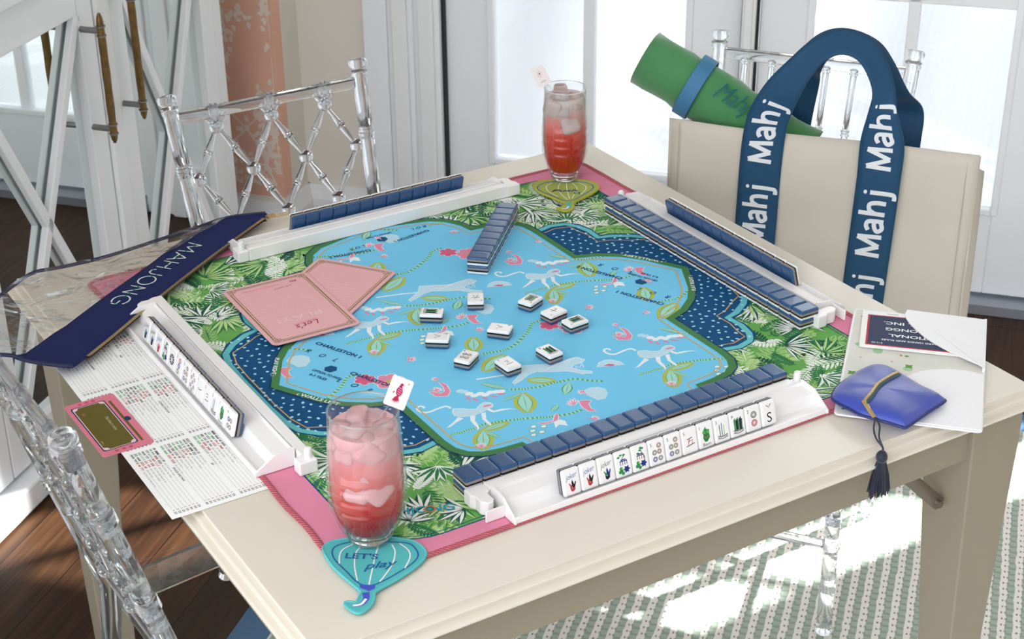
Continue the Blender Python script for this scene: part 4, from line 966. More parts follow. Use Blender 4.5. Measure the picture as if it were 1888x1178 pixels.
M_liqB = grad_mat('drink_far', [(0, '#b01e06'), (.35, '#bd2810'), (.52, '#d2422c'), (.66, '#e07f74'), (.82, '#d9b5ae'), (1, '#dcd3cd')], .012, .145)
M_ice = bpy.data.materials.new('ice'); M_ice.use_nodes = True; b = M_ice.node_tree.nodes['Principled BSDF']; b.inputs['Base Color'].default_value = lin('#e8b9bd'); b.inputs['Roughness'].default_value = .2; b.inputs['Transmission Weight'].default_value = .25; b.inputs['Subsurface Weight'].default_value = .4; b.inputs['Subsurface Radius'].default_value = (.02, .012, .012); b.inputs['IOR'].default_value = 1.2
M_ice3 = mat('grey_ice', '#dccbc6', .15, trans=.3, ior=1.2)
M_ice2 = mat('clear_ice', '#f6e8ea', .08, trans=.8, ior=1.25)
M_stick = thin_glass('stirrer_stick', (.98, .98, .98, 1), 0, .08, .5)
def drink(x, y, z, H, sc, liq, label_g, label_d, label_s, top, seed, where):
    o = empty('tumbler', (x, y, z)); tag(o, label_g, 'glass', 'ribbed tumblers of pink drink')
    prof = [(.0, .0015), (.019, .0008), (.0218, .0022), (.0232, .0060), (.0270, .0130), (.0312, .0230), (.0352, .0360)]
    zr = .044
    for k in range(4): r0_ = .0378+.0002*k*(3-k); prof += [(r0_, zr), (r0_+.0008, zr+.0015), (r0_+.0011, zr+.0030), (r0_+.0008, zr+.0045), (r0_, zr+.0060)]; zr += .0125
    prof += [(.0375, .096), (.0362, .115), (.0350, .135), (.0345, H-.001), (.0339, H), (.0332, H-.001), (.0335, .135), (.0347, .115), (.0360, .096), (.0366, .060), (.0338, .0365), (.0296, .0245), (.0250, .0165), (.0, .0130)]
    prof = [(r*sc, zz) for r, zz in prof]
    MB().lathe(prof, 48, caps=False).build('glass', M_gl, o, smooth=50)
    MB().lathe([(.0, .0025), (.018*sc, .0022), (.0212*sc, .0036), (.0222*sc, .0068), (.0235*sc, .0110), (0, .0114)], 32, caps=False).build('thick_base', mat('base_glass', '#f4f6f8', .02, trans=1, ior=1.45), o, smooth=50)
    ztop = .1330
    MB().tube([((.0342*sc)*math.cos(2*PI*k/40), (.0342*sc)*math.sin(2*PI*k/40), H-.0006) for k in range(40)], .0010, 8, closed=True).build('rim', MATS['base_glass'], o, smooth=60)
    d_ = MB().lathe([(0, .0136), (.0245*sc, .0172), (.0290*sc, .0250), (.0331*sc, .0370), (.0358*sc, .060), (.0354*sc, .096), (.0341*sc, .115), (.0331*sc, ztop-.001), (.0325*sc, ztop), (0, ztop)], 40, caps=False).build('pink_drink', liq, smooth=50); d_.location = (x, y, z); tag(d_, label_d, 'drink')
    random.seed(seed)
    spots = [(-.015, -.010, .1345), (.014, -.012, .1320), (.0, .013, .1360), (-.019, .010, .1300), (.017, .009, .1295)]
    for i, (ix, iy, iz) in enumerate(spots[:3] if sc < .95 else spots):
        mb = MB(); s_ = .0130*random.uniform(.9, 1.1); mb.box(-s_, s_, -s_*.8, s_*.8, -s_*.6, s_*.6)
        q = mb.build('ice_cube', M_ice2, bevel=.0065, bseg=4, smooth=80); q.location = (x+ix*sc, y+iy*sc, z+iz); q.rotation_euler = (random.uniform(-.5, .5), random.uniform(-.5, .5), random.uniform(0, 3))
        tag(q, 'ice cube at the top of the %s drink, %s' % (where, ('towards its left side', 'nearest the near table edge', 'at the back of the glass', 'at the far left of the glass', 'at the right of the glass')[i]), 'ice cube', 'ice cubes floating in the pink drinks')
    # ice pressed against the wall, lower in the glass
    n_ = 0; fc = math.atan2(-1.6094-y, -.9494-x)
    IC = M_ice if sc > .95 else M_ice3
    for lay, hz in enumerate((.120, .098, .078) if sc > .95 else (.118, .098)):
        for k in range((5, 5, 4)[lay]):
            a = fc+(k-((5, 5, 4)[lay]-1)/2)*.72+(lay % 2)*.3+random.uniform(-.12, .12); s_ = .0125*random.uniform(.9, 1.25); mb = MB(); s_ *= 1.0; mb.box(-s_*.85, s_*.85, -s_, s_, -s_*random.uniform(.9, 1.35), s_)
            q = mb.build('ice_cube', IC, bevel=.0090, bseg=5, smooth=180); rr0 = (.0225, .0225, .0235)[lay]*sc; q.location = (x+rr0*math.cos(a), y+rr0*math.sin(a), z+hz+random.uniform(-.004, .004)); q.rotation_euler = (random.uniform(-.9, .9), random.uniform(-.3, .3), a)
            tag(q, 'ice cube sunk in the %s drink, %s layer down, %s from the left' % (where, ORD[lay], ORD[(5, 5, 4)[lay]-1-k]), 'ice cube', 'ice cubes sunk in the %s drink' % where)
    # stirrer with a little tile on its end
    s_ = empty('drink_stirrer', (x, y, z)); tag(s_, label_s, 'stirrer')
    (tx, ty, tz), tilt, art = top
    T0 = Vector((tx, ty, tz)); foot = Vector((-tx*.3, -ty*.3, .105))
    MB().tube([foot, T0], .0013, 8).build('stick', M_stick, s_, smooth=50)
    fwd = (Vector((-.9494, -1.6094, 1.7119))-Vector((x, y, z+.15))).normalized(); rt_ = Vector((0, 0, 1)).cross(fwd).normalized(); up2 = fwd.cross(rt_)
    ca, sa = math.cos(tilt), math.sin(tilt); X = rt_*ca+up2*sa; Yv = -rt_*sa+up2*ca; Nn = X.cross(Yv)
    Mx = Matrix(((X.x, Yv.x, Nn.x, T0.x), (X.y, Yv.y, Nn.y, T0.y), (X.z, Yv.z, Nn.z, T0.z), (0, 0, 0, 1)))
    w_, h_ = .0108*(1 if sc > .95 else .95), .0150
    mb = MB(Mx); mb.loft([[(a, b2, zz) for a, b2 in rrect(w_, h_, .0018, 4)] for zz in (-.0026, -.0008)]); mb.build('tile_back', mat('stir_red', '#b8404e', .35), s_, smooth=40)
    mb = MB(Mx); mb.loft([[(a, b2, zz) for a, b2 in rrect(w_, h_, .0018, 4)] for zz in (-.0008, .0022)]); mb.build('tile_face', mat('stir_cream', '#e9dcd9', .3), s_, smooth=40)
    A = Art(lambda a, b2, h: Mx @ Vector((a, b2, .0022+h)), [], .00005, .00004)
    if art == 'bird':
        A.poly([(.0005, .0098), (.0028, .0085), (.0015, .0070), (.0038, .0015), (.0030, -.0025), (.0010, -.0040), (-.0022, -.0020), (-.0030, .0025), (-.0012, .0068), (-.0008, .0090)], 'magenta', 0)
        for i in range(6): A.lens((.0005-.0002*i, -.002), (-.0045+.0016*i, -.0115+.0006*abs(i-2)), .0016, 'ired' if i % 2 else 'magenta', 1, n=3)
        for i in range(4): A.stroke([(-.0015, .005-.002*i), (.0025, .004-.002*i)], .0004, 'cardpink', 2)
        A.poly([(-.0060, -.0005), (-.0035, .0005), (-.0045, -.0025)], 'olivegold', 1); A.text('4', .0055, .0095, .0040, 0, 'inkgrey', 1, shear=.2)
    else:
        for i in range(8): a = i*PI/4; A.lens((.002*math.cos(a), .004+.002*math.sin(a)), (.0042*math.cos(a), .004+.0042*math.sin(a)), .0009, 'olivegold', 0, n=2)
        A.disc(0, .004, .0012, 'ired', 0); A.disc(0, -.0015, .0006, 'rose', 0, n=6); A.text('JOKER', 0, -.0095, .0030, 0, 'inkgrey', 1, align='c')
    A.build('tile_print', s_)
drink(-.352, -.3435, .7458, .151, 1.03, M_liqA, 'near ribbed glass tumbler standing on the turquoise coaster', 'red to pale pink drink filling the near tumbler', 'drink stirrer topped by a pale tile with a red bird, near glass', ((.0330, -.0135, .166), math.radians(-24), 'bird'), 4, 'near')
drink(.3325, .3430, .7478, .146, .90, M_liqB, 'far ribbed glass tumbler standing on the lime green coaster', 'orange red drink fading to clear in the far tumbler', 'drink stirrer topped by a small joker tile, far glass', ((-.0355, .0120, .166), math.radians(28), 'sun'), 9, 'far')
# pink instruction cards ------------------------------------------
def pink_card(x, y, z, ang, label, kind):
    o = thing_at('rule_card', x, y, z, ang, label, 'card', 'pink instruction cards')
    w_, h_ = .0600, .0885
    MB().prism(rrect(w_, h_, .009, 6), 0, .0011).build('board', INK['cardpink'], o); A = Art(loc_map, [], .0012, .00003)
    for d, wd in ((.0062, .0019), (.0094, .0010)):
        for (p, q) in (((-w_+d, -h_+.016), (-w_+d, h_-.016)), ((w_-d, -h_+.016), (w_-d, h_-.016)), ((-w_+.016, -h_+d), (w_-.016, -h_+d)), ((-w_+.016, h_-d), (w_-.016, h_-d))): A.stroke([p, q], wd, 'olivegold', 0)
    for sx in (-1, 1):
        for sy in (-1, 1):
            X = lambda v: sx*(w_-v); Y = lambda v: sy*(h_-v)
            for r_ in ([(.0055, .0055), (.0165, .0055), (.0165, .0105), (.0055, .0105), (.0055, .0055)], [(.0055, .0055), (.0105, .0055), (.0105, .0165), (.0055, .0165), (.0055, .0055)], [(.0080, .0080), (.0140, .0080), (.0140, .0140), (.0080, .0140), (.0080, .0080)]): A.stroke([(X(a), Y(b_)) for a, b_ in r_], .0010, 'olivegold', 1)
    if kind == 'lets':
        A.text("Let's", 0, .050, .017, .10, 'magenta', 1, shear=.4, align='c', fit=.034); A.stroke([(-.016, .046), (.016, .050)], .0006, 'magenta', 1)
        A.text('PLAY!', 0, .026, .016, 0, 'palepink', 1, align='c', fit=.060)
        for i in range(6): A.text(('Each player draws a tile from the centre', 'to seat the table and to choose east', 'East rolls the dice and breaks the wall', 'Deal four tiles at a time to each rack', 'Pass three tiles for the Charleston', 'then the first tile is picked')[i], 0, .014-.0060*i, .0034, 0, 'palepink', 1, align='c', fit=.078-.006*(i % 3))
        A.text('CHARLESTON', 0, -.030, .004, 0, 'palepink', 1, align='c')
        A.text("now you're", -.015, -.060, .0055, .05, 'olivegold', 1, shear=.4, align='c'); A.text('YOU\'RE PLAYING!', .012, -.0715, .0060, 0, 'rose', 1, align='c', fit=.052)
        A.text('RD', -.038, -.0720, .0070, 0, 'magenta', 1, bold=.03)
    else:
        A.text('Lets do the', 0, .056, .010, .1, 'magenta', 1, shear=.3, align='c', fit=.045); A.text('CHARLESTON', 0, .040, .006, 0, 'palepink', 1, align='c')
        for i in range(8): A.text('right across left and then again', 0, .028-.008*i, .0038, 0, 'palepink', 1, align='c', fit=.07)
    A.build('print', o)
pink_card(-.1420, .1905, .7452, math.radians(180-36+180+180-18), 'pink rule card lying underneath, turned sideways', 'b')
pink_card(-.2035, .1720, .7468, math.radians(178.5), 'pink rule card reading Lets PLAY lying on top of the other', 'lets')
# printed score card ----------------------------------------------
o = thing_at('score_card', -.448, .024, .7408, -PI/2, 'long white printed score card overhanging the left table edge', 'score card')
# local x runs towards the near edge, local y towards the mat
HW, HH = .2215, .0605
MB().prism([(-HW, -HH), (HW, -HH), (HW, HH), (-HW, HH)], 0, .0006).build('sheet', INK['paperw'], o)
A = Art(loc_map, [], .00065, .00003); random.seed(21)
heads = ['2025', '2468', 'ANY LIKE NUMBERS', 'QUINTS', 'CONSECUTIVE RUN', '13579', 'WINDS - DRAGONS', '369', 'SINGLES AND PAIRS']
groups = ['FF', '2025', '222', '0000', '222', '5555', '1111', 'NNNN', 'EEE', 'WWW', 'SSS', 'DD', '6666', '8888', '333', '777', '99', '44', '1111', 'DDDD', '369', '2468', 'NN EE', 'WW SS']
desc = ['(Any 3 Suits, Like Pungs Any No.)', '(Any 1 or 2 Suits)', '(Any 2 Suits w Any Dragons)', '(Any 3 Consec. Nos., Kongs)', '(Pairs Any Suit)', '(Any 5 Consec. Nos.)', '(Kong 2, 4, 6 or 8)', '(Any Wind, Any Dragon)']
for pnl in range(3):
    x0 = -HW+.006+pnl*.1465; hi_ = 0
    y = HH-.006; r_ = 0; rows = 0
    while y > -HH+.004:
        if rows % 9 == 0:
            A.text(heads[(pnl*3+hi_) % 9], x0+.066, y, .0036, 0, 'inkblk', 0, bold=.02, align='c'); hi_ += 1
        else:
            x = x0; c_ = random.choice((('igreen', 'ired'), ('inkblk', 'inkblk'), ('igreen', 'ired', 'inkblk'), ('inkblk', 'ired')))
            for g in range(4):
                st_r = random.choice(groups); A.text(st_r, x, y, .0039, 0, c_[(g*len(c_)//4) % len(c_)], 0, bold=.03, fit=.0023*len(st_r)); x += .0023*len(st_r)+.0020
            dd_ = random.choice(desc); A.text(dd_, x+.001, y, .0030, 0, 'inkgrey', 0, shear=.25, fit=.0011*len(dd_)); x += .0011*len(dd_)+.003
            while x < x0+.127: A.poly([(x, y), (x+.0008, y), (x+.0008, y+.0005), (x, y+.0005)], 'inkgrey', 0); x += .0019
            v = random.choice(('x', 'x', 'x', 'c')); A.text(v.upper(), x0+.1285, y, .0032, 0, 'ired' if v == 'x' else 'inkblk', 0, bold=.015, fit=.0024); A.text(random.choice(('25', '25', '25', '30', '50')), x0+.133, y, .0035, 0, 'inkblk', 0, bold=.02, fit=.0050)
        y -= .00435; rows += 1
A.build('print', o)
# line marker ------------------------------------------------------
o = thing_at('line_marker', -.5005, .0225, .7418, -PI/2+.02, 'pink framed line marker with dark gold panel on the score card', 'card marker')
MB().prism(rrect(.0660, .0300, .004, 5), 0, .0008).build('frame', INK['rose'], o)
A = Art(loc_map, [], .00085, .00004)
A.poly(rrect(.0555, .0205, .0030, 3, 0, -.0050), 'navyink', 0); A.poly(rrect(.0540, .0190, .0030, 3, 0, -.0050), 'palepink', 1)
F_ = []
for (sx, sy) in ((1, 1), (-1, 1), (-1, -1), (1, -1)):
    cx0, cy0 = sx*.0530, -.0050+sy*.0180
    for k in range(5):
        a = (math.atan2(-sy, -sx)-(PI/4)) + (PI/2)*k/4
        a = {(1, 1): PI*1.5-PI/2*k/4, (-1, 1): PI*2-PI/2*k/4, (-1, -1): PI*.5-PI/2*k/4, (1, -1): PI-PI/2*k/4}[(sx, sy)]
        F_.append((cx0+.0055*math.cos(a), cy0+.0055*math.sin(a)))
A.poly(F_, 'film', 2)
A.text('This line is mine', 0, .0020, .0055, 0, 'filmtext', 3, shear=.4, align='c', fit=.034)
A.text('RD', -.038, -.018, .0050, PI/2*0, 'rosedk', 3, bold=.02); A.text('mahjong', .036, -.0205, .0026, 0, 'filmtext', 3, align='c')
A.poly([(-.050, .0185), (.055, .0185), (.055, .0215), (-.050, .0215)], 'film', 1)
for sx in (-1, 1):
    for k in range(3): A.disc(sx*.0605, -.012+.008*k, .0026, 'rosedk', 1, n=8)
A.disc(0, .0235, .0055, 'navyink', 1, ry=.0035)
A.build('print', o)
# white card folder -------------------------------------------------
FX, FY = Vector((.685, -.729)), Vector((.729, .685)); FA = math.atan2(-.729, .685)
o = thing_at('card_folder', .3650, -.3745, .7446, FA, 'open white leatherette card folder overhanging the right table corner', 'card folder')
M_lea = mat('white_leatherette', '#eeedf0', .38, bump=.25, bscale=180)
ink('lining', '#e6e2dc', .5, alt='#d8dbd2', nscale=22); ink('fgreen', '#5f9a3c', .5); ink('fmint', '#a9cfa8', .5); ink('fpink', '#e3a0b0', .5); ink('forange', '#c8743c', .5)
w_, h_ = .0825, .1375
MB().prism(rrect(w_, h_, .006, 5), 0, .0022).build('cover', M_lea, o, bevel=.0006)
A = Art(loc_map, [], .0023, .00006); A.poly(rrect(w_-.003, h_-.003, .004, 4), 'lining', 0); random.seed(2)
for i in range(46):
    x, y = random.uniform(-.074, .02), random.uniform(-.128, .128)
    if i % 4 == 0:
        for k in range(4): a = PI/4+k*PI/2; A.lens((x, y), (x+.006*math.cos(a), y+.006*math.sin(a)), .0045, 'fgreen', 1)
    elif i % 4 == 1: A.disc(x, y, .0018, 'fpink', 1, n=7)
    elif i % 4 == 2: A.lens((x, y), (x+.006, y+random.uniform(-.004, .004)), .004, 'fgreen', 1); A.disc(x-.004, y, .0018, 'forange', 1, n=7)
    else: A.disc(x, y, random.uniform(.004, .008), 'fmint' if i % 8 == 3 else 'lining', 1, n=9)
def stitch(pts, st=.0030):
    P = catmull([(a, b_, 0) for a, b_ in pts], 12); acc = 0
    for i in range(len(P)-1):
        acc += (P[i+1]-P[i]).length
        if acc > st: acc = 0; d = (P[i+1]-P[i]).normalized()*.0010; A.stroke([(P[i].x-d.x, P[i].y-d.y), (P[i].x+d.x, P[i].y+d.y)], .0006, 'coastw', 2)
stitch([(-w_+.003, -h_+.006), (-w_+.003, 0), (-w_+.003, h_-.006)])
A.build('lining', o)
low = [(w_-.001, -h_+.001), (w_-.001, -.004), (.060, .0005), (.035, -.002), (.012, -.012), (-.006, -.030), (-.015, -.055), (-.017, -.09), (-.016, -h_+.001)]
MB().prism([(p.x, p.y) for p in catmull([(a, b_, 0) for a, b_ in low[1:-1]], 5)]+[low[-1], low[0]], .0026, .0040).build('lower_pocket', M_lea, o, bevel=.0005)
upf = [(w_-.001, .006), (.060, .020), (.036, .038), (.012, .062), (-.008, .092), (-.018, .118), (-.0165, h_-.001)]
bk_ = empty('hands_booklet', Vector((.3650, -.3745, .7476)), FA); tag(bk_, 'white booklet with navy label tucked in the card folder pocket', 'booklet')
bk_.rotation_euler = (0, 0, FA+.03)
MB().box(-.0640, .068, .033, .1290, 0, .0012).build('back_pages', INK['paperw'], bk_); MB().box(-.0655, .066, .031, .1280, .0014, .0026).build('inner_pages', INK['paperw'], bk_)
MB().box(-.0670, .064, .0295, .1270, .0028, .0038).build('cover', INK['paperw'], bk_)
A = Art(loc_map, [], .0039, .00004)
A.poly([(-.0600, .0345), (.060, .0345), (.060, .1170), (-.0600, .1170)], 'label_red', 0); A.poly([(-.0575, .0370), (.0575, .0370), (.0575, .1150), (-.0575, .1150)], 'label_navy', 1)
for st_r, x, y, sz, ft in (('NATIONAL', .0, .0600, .0100, .066), ('MAH JONGG', 0, .0765, .0100, .074), ('LEAGUE, INC.', 0, .0930, .0100, .080)): A.text(st_r, -x, y+.008, sz, PI, 'paperw', 2, bold=.02, align='c', fit=ft)
A.text('STANDARD HANDS AND RULES', 0, .0535, .0052, PI, 'paperw', 2, bold=.02, align='c', fit=.082); A.text('$15.00', -.046, .0435, .0050, PI, 'paperw', 2, align='c')
A.text('OFFICIAL', -.03, .1235, .0035, PI, 'inkgrey', 1, align='c')
A.build('cover_print', bk_)
mb = MB(); mb.prism([(p.x, p.y) for p in catmull([(a, b_, 0) for a, b_ in upf], 5)]+[(w_-.001, h_-.001)], lambda x, y: .0074-.0020*(x > w_-.003), lambda x, y: .0090-.0020*(x > w_-.003)); mb.build('upper_pocket', M_lea, o, bevel=.0005)
MB().box(w_-.0035, w_-.0005, .004, h_-.001, .0022, .0078).build('pocket_seam', M_lea, o)
# blue satin pouch ----------------------------------------------------
BP = [(x/1e4, y/1e4) for x, y in [(2248, -3864), (2428, -3747), (2711, -3657), (2992, -3595), (3118, -3623), (3207, -3732), (3240, -3960), (3240, -4297), (3259, -4605), (3206, -4669), (2909, -4735), (2494, -4845), (2428, -4819), (2354, -4649), (2227, -4397), (2204, -4224), (2182, -3985)]]
c_ = Vector((sum(p[0] for p in BP)/len(BP), sum(p[1] for p in BP)/len(BP), .7492)); o = empty('satin_pouch', c_); tag(o, 'royal blue satin zip pouch with a tassel on the open card folder', 'pouch')
M_sat = mat('blue_satin', '#3547a6', .33, sheen=.4, bump=.15, bscale=60)
out_ = [(p.x-c_.x, p.y-c_.y) for p in catmull([(a, b_, 0) for a, b_ in BP], 4, True)]; random.seed(6)
rings = []
for f, zt in ((1, .006), (.985, .0085), (.95, .0110), (.88, .0138), (.76, .0158), (.6, .0170), (.4, .0176), (.2, .0178), (.03, .0178)):
    rings.append([(x*f, y*f, zt+(.0016*math.sin(x*90+1)*math.cos(y*70)*f if f < .95 else 0)) for x, y in out_])
bot = [[(x*f, y*f, z) for x, y in out_] for f, z in ((.03, .0), (.5, 0), (.8, .0), (.95, .0025))]
mb = MB(); mb.loft(bot+rings); mb.build('body', M_sat, o, smooth=60)
MB().tube([(x*1.005, y*1.005, .006) for x, y in out_], .0017, 8, closed=True).build('piping', mat('navy_satin', '#27306c', .4), o, smooth=60)
M_gold = mat('zip_gold', '#c2a878', .35, .7); M_tas = mat('tassel_navy', '#161b33', .6, sheen=.3)
zp = [Vector((.3115, -.4010, 0)), Vector((.292, -.4055, 0)), Vector((.270, -.4115, 0)), Vector((.248, -.4235, 0)), Vector((.2315, -.4305, 0))]
def dome(x, y):
    best = 0
    for i in range(len(out_)):
        a, b_ = Vector(out_[i]), Vector(out_[(i+1) % len(out_)]); e_ = b_-a; den = x*e_.y-y*e_.x
        if abs(den) < 1e-12: continue
        t_ = (a.x*e_.y-a.y*e_.x)/den; u_2 = (a.x*y-a.y*x)/den
        if t_ > 0 and -.001 <= u_2 <= 1.001: best = max(best, 1/t_)
    tb = [(0, .0178), (.4, .0176), (.6, .0170), (.76, .0158), (.88, .0138), (.95, .0110), (.985, .0085), (1, .006), (2, .006)]
    for (f0, z0), (f1, z1) in zip(tb, tb[1:]):
        if best <= f1: return z0+(z1-z0)*(best-f0)/(f1-f0)
    return .006
Z = [(p.x-c_.x, p.y-c_.y, dome(p.x-c_.x, p.y-c_.y)+.0022) for p in catmull(zp, 8)]
MB().tube(Z, (.0019, .0008), 8, flat=(.3, .95, 0)).build('zip', M_gold, o, smooth=50)
MB().tube([(a-.0008, b_-.0042, z-.0007) for a, b_, z in Z], (.0022, .0007), 6, flat=(.3, .95, 0)).build('zip_tape', mat('tape_green', '#2d4f58', .6), o, smooth=50)
e = Vector(Z[-1]); pl_ = MB(); pl_.tube([e+Vector((0, 0, .001)), e+Vector((-.002, -.012, -.004)), e+Vector((-.003, -.023, -.0085))], (.0034, .0010), 10, flat=(1, 0, 0)); pu = pl_.build('zip_pull', M_gold, o, smooth=50)
TS = Vector((.2055, -.4925, 0))
k0 = e+Vector((-.003, -.024, -.009))
edgep = Vector((.2145-c_.x, -.4745-c_.y, .7465-c_.z)); tip = Vector((TS.x-c_.x, TS.y-c_.y, .7400-c_.z))
for q in (-.0022, .0022): MB().tube(catmull([k0, (k0+edgep)/2+Vector((q*2, 0, .001)), edgep+Vector((q, 0, 0)), tip+Vector((0, 0, .006)), tip], 6), .0011, 6).build('cord', M_tas, o, smooth=50)
mb = MB(); mb.sphere(tip+Vector((0, 0, -.006)), .0068, n=14, sc=(1, 1, 1.2)); mb.build('tassel_knot', M_tas, o, smooth=60)
mb = MB(); random.seed(1)
for i in range(150):
    a = random.uniform(0, 2*PI); r0 = .0055*math.sqrt(random.random()); r1 = .0160*math.sqrt(random.random()); Lz = random.uniform(.038, .044)
    mb.tube([tip+Vector((r0*math.cos(a), r0*math.sin(a)*.7, -.0115)), tip+Vector(((r0*.4+r1*.6)*math.cos(a), (r0*.4+r1*.6)*math.sin(a)*.6, -.030)), tip+Vector((r1*math.cos(a), r1*math.sin(a)*.55, -.0115-Lz))], .0006, 4)
tg = mb.build('tassel_fringe', M_tas, o, smooth=60); tg['kind'] = 'stuff'
# MAHJONG vinyl pouch -------------------------------------------------
NV = [(x/1e4, y/1e4) for x, y in [(-1089, 4594), (-1201, 4399), (-1352, 4332), (-2498, 3511), (-3585, 2637), (-4182, 2143), (-4752, 1707), (-4977, 1502), (-5094, 1554), (-5407, 1776), (-5564, 2014), (-5396, 2000), (-4903, 2454), (-4329, 2902), (-3636, 3434), (-3147, 3809), (-2587, 4265), (-2078, 4603), (-1616, 4732)]]
CL = [(x/1e4, y/1e4) for x, y in [(-1616, 4732), (-2076, 4666), (-3058, 4474), (-3655, 4372), (-4222, 4381), (-4554, 4420), (-4896, 4128), (-5205, 3779), (-5612, 3410), (-6150, 2900), (-6300, 2450), (-5900, 2180), (-5564, 2014)]]
o = empty('vinyl_pouch', (-.36, .35, .7455)); tag(o, 'clear vinyl zip pouch with navy band reading MAHJONG on the left corner', 'pouch')
def vz(x, y):
    lift = .003+.006*max(0, math.sin((x+.6)*9))*max(0, math.sin((y-.1)*8)); over = max(0, -.47-x); return .7455+lift*.6+.002+over*.15
M_nav = mat('navy_canvas', '#1b2556', .75, bump=.1, bscale=500, spec=.2); OM = Matrix.Translation((.36, -.35, -.7455))
# clear panel: triangulated fan grid so that it can ripple
def panel(poly, zf, n=26):
    xs = [p[0] for p in poly]; ys = [p[1] for p in poly]; bm = bmesh.new()
    vs = [bm.verts.new((p[0], p[1], 0)) for p in poly]; bm.faces.new(vs); bmesh.ops.triangulate(bm, faces=bm.faces)
    for _ in range(4): bmesh.ops.subdivide_edges(bm, edges=[e for e in bm.edges if e.calc_length() > .012], cuts=1, use_grid_fill=False); bmesh.ops.triangulate(bm, faces=bm.faces)
    v = [(q.co.x, q.co.y, zf(q.co.x, q.co.y)) for q in bm.verts]; bm.verts.index_update(); f = [tuple(x.index for x in fc.verts) for fc in bm.faces]; bm.free(); return v, f
CLp = [(p.x, p.y) for p in catmull([(a, b_, 0) for a, b_ in CL], 4)] + [(a, b_) for a, b_ in [(-.5396, .2000), (-.4903, .2454), (-.4329, .2902), (-.3636, .3434), (-.3147, .3809), (-.2587, .4265), (-.2078, .4603)]]
v, f = panel([(p.x, p.y) for p in catmull([(a, b_, 0) for a, b_ in NV], 2, True)], lambda x, y: vz(x, y)+.0022)
mb = MB(OM); mb.add(v, f); nb = mb.build('navy_band', M_nav, o, smooth=180, solid=.0028)
M_vin = thin_glass('clear_vinyl', (.975, .975, .97, 1), .05, .05, .6, bump=.9, bscale=14)
for nm_, dz in (('clear_panel', .006), ('back_panel', .0006)):
    v, f = panel(CLp, lambda x, y: vz(x, y)+dz+.0012*math.sin(x*70+y*40)); mb = MB(OM); mb.add(v, f); mb.build(nm_, M_vin, o, smooth=180)
pip = catmull([(a, b_, vz(a, b_)+.003) for a, b_ in [(-.1100, .4600), (-.1616, .4740)]+CL[1:]+[(-.5407, .1790), (-.5094, .1560), (-.4977, .1505)]], 4)
MB(OM).tube(pip, .0026, 8).build('binding', mat('navy_binding', '#1c2347', .6), o, smooth=60)
zl = [Vector(p+(0,)) for p in [(-.1175, .4405), (-.1352, .4325), (-.2498, .3505), (-.3585, .2630), (-.4182, .2136), (-.4752, .1700)]]
mb = MB(OM); mb2 = MB(OM); P = catmull(zl, 24); d0 = 0
for i in range(len(P)-1):
    p, q = P[i], P[i+1]; d = (q-p).normalized(); n_ = Vector((-d.y, d.x, 0))
    for k in range(2):
        c0 = p+(q-p)*k/2; z = vz(c0.x, c0.y)+.0046
        mb.add([c0+n_*.0002+Vector((0, 0, z)), c0+d*.0009+n_*.0002+Vector((0, 0, z)), c0+d*.0009+n_*.0052+Vector((0, 0, z+.001)), c0+n_*.0052+Vector((0, 0, z+.001))], [(0, 1, 2, 3)])
mb2.tube([(p.x-.0002, p.y, vz(p.x, p.y)+.0006) for p in P], (.0030, .0009), 6, flat=(-.58, .8, 0)); mb2.build('zip_tape', mat('zip_tape_brown', '#4a3a34', .7), o, smooth=50)
mb.build('zip_teeth', M_gold, o, solid=.0009)
mb = MB(OM); Q = Vector((-.1160, .4395, .7545)); mb.tube([Q, Q+Vector((.012, .002, 0))], (.0060, .0022), 12, flat=(0, 1, 0)); zs_ = mb.build('zip_slider', M_gold, o, smooth=50)
mb = MB(OM)
for (a0, a1, b0, b1) in ((.012, .032, -.0042, -.0026), (.012, .032, .0026, .0042), (.012, .017, -.0026, .0026), (.029, .032, -.0026, .0026)): mb.box(Q.x+a0, Q.x+a1, Q.y+b0-.002, Q.y+b1-.002, Q.z-.001, Q.z+.001)
mb.build('zip_pull', mat('pale_gold', '#dcc9a0', .3, .5), zs_)
ink('stitch_w', '#d8ded8', .7); ink('stitch_g', '#2f9a70', .7)
A = Art(lambda x, y, h: OM @ Vector((x, y, vz(x, y)+.0040+h)), [], .0001, .0001)
p0, p1 = Vector((-.2365, .4120)), Vector((-.3990, .2830)); d = (p1-p0).normalized(); upv = Vector((.66, -.75)); upv = Vector((-d.y, d.x)).normalized()
LTR = {'M': [[(0, 0), (.1, 1)], [(.1, 1), (.45, .25)], [(.45, .25), (.85, 1)], [(.85, 1), (.95, 0)]], 'A': [[(0, 0), (.42, 1)], [(.42, 1), (.85, 0)], [(.16, .35), (.7, .35)]], 'H': [[(.05, 0), (.05, 1)], [(.72, 0), (.72, 1)], [(.05, .52), (.72, .52)]],
       'J': [[(.55, 1), (.55, .25)], [(.55, .25), (.42, .02), (.15, .02), (.05, .22)]], 'O': [[(.45+.45*math.cos(a*PI/8), .5+.5*math.sin(a*PI/8)) for a in range(17)]], 'N': [[(.05, 0), (.05, 1)], [(.05, 1), (.75, 0)], [(.75, 0), (.75, 1)]], 'G': [[(.5+.45*math.cos(a*PI/8), .5+.5*math.sin(a*PI/8)) for a in range(2, 15)], [(.92, .20), (.92, .5), (.55, .5)]]}
ad = {'M': 1.15, 'A': 1.0, 'H': .95, 'J': .78, 'O': 1.12, 'N': .98, 'G': 1.0}; tot = sum(ad[c] for c in 'MAHJONG'); cur = 0; Lw = (p1-p0).length; hh = .0225
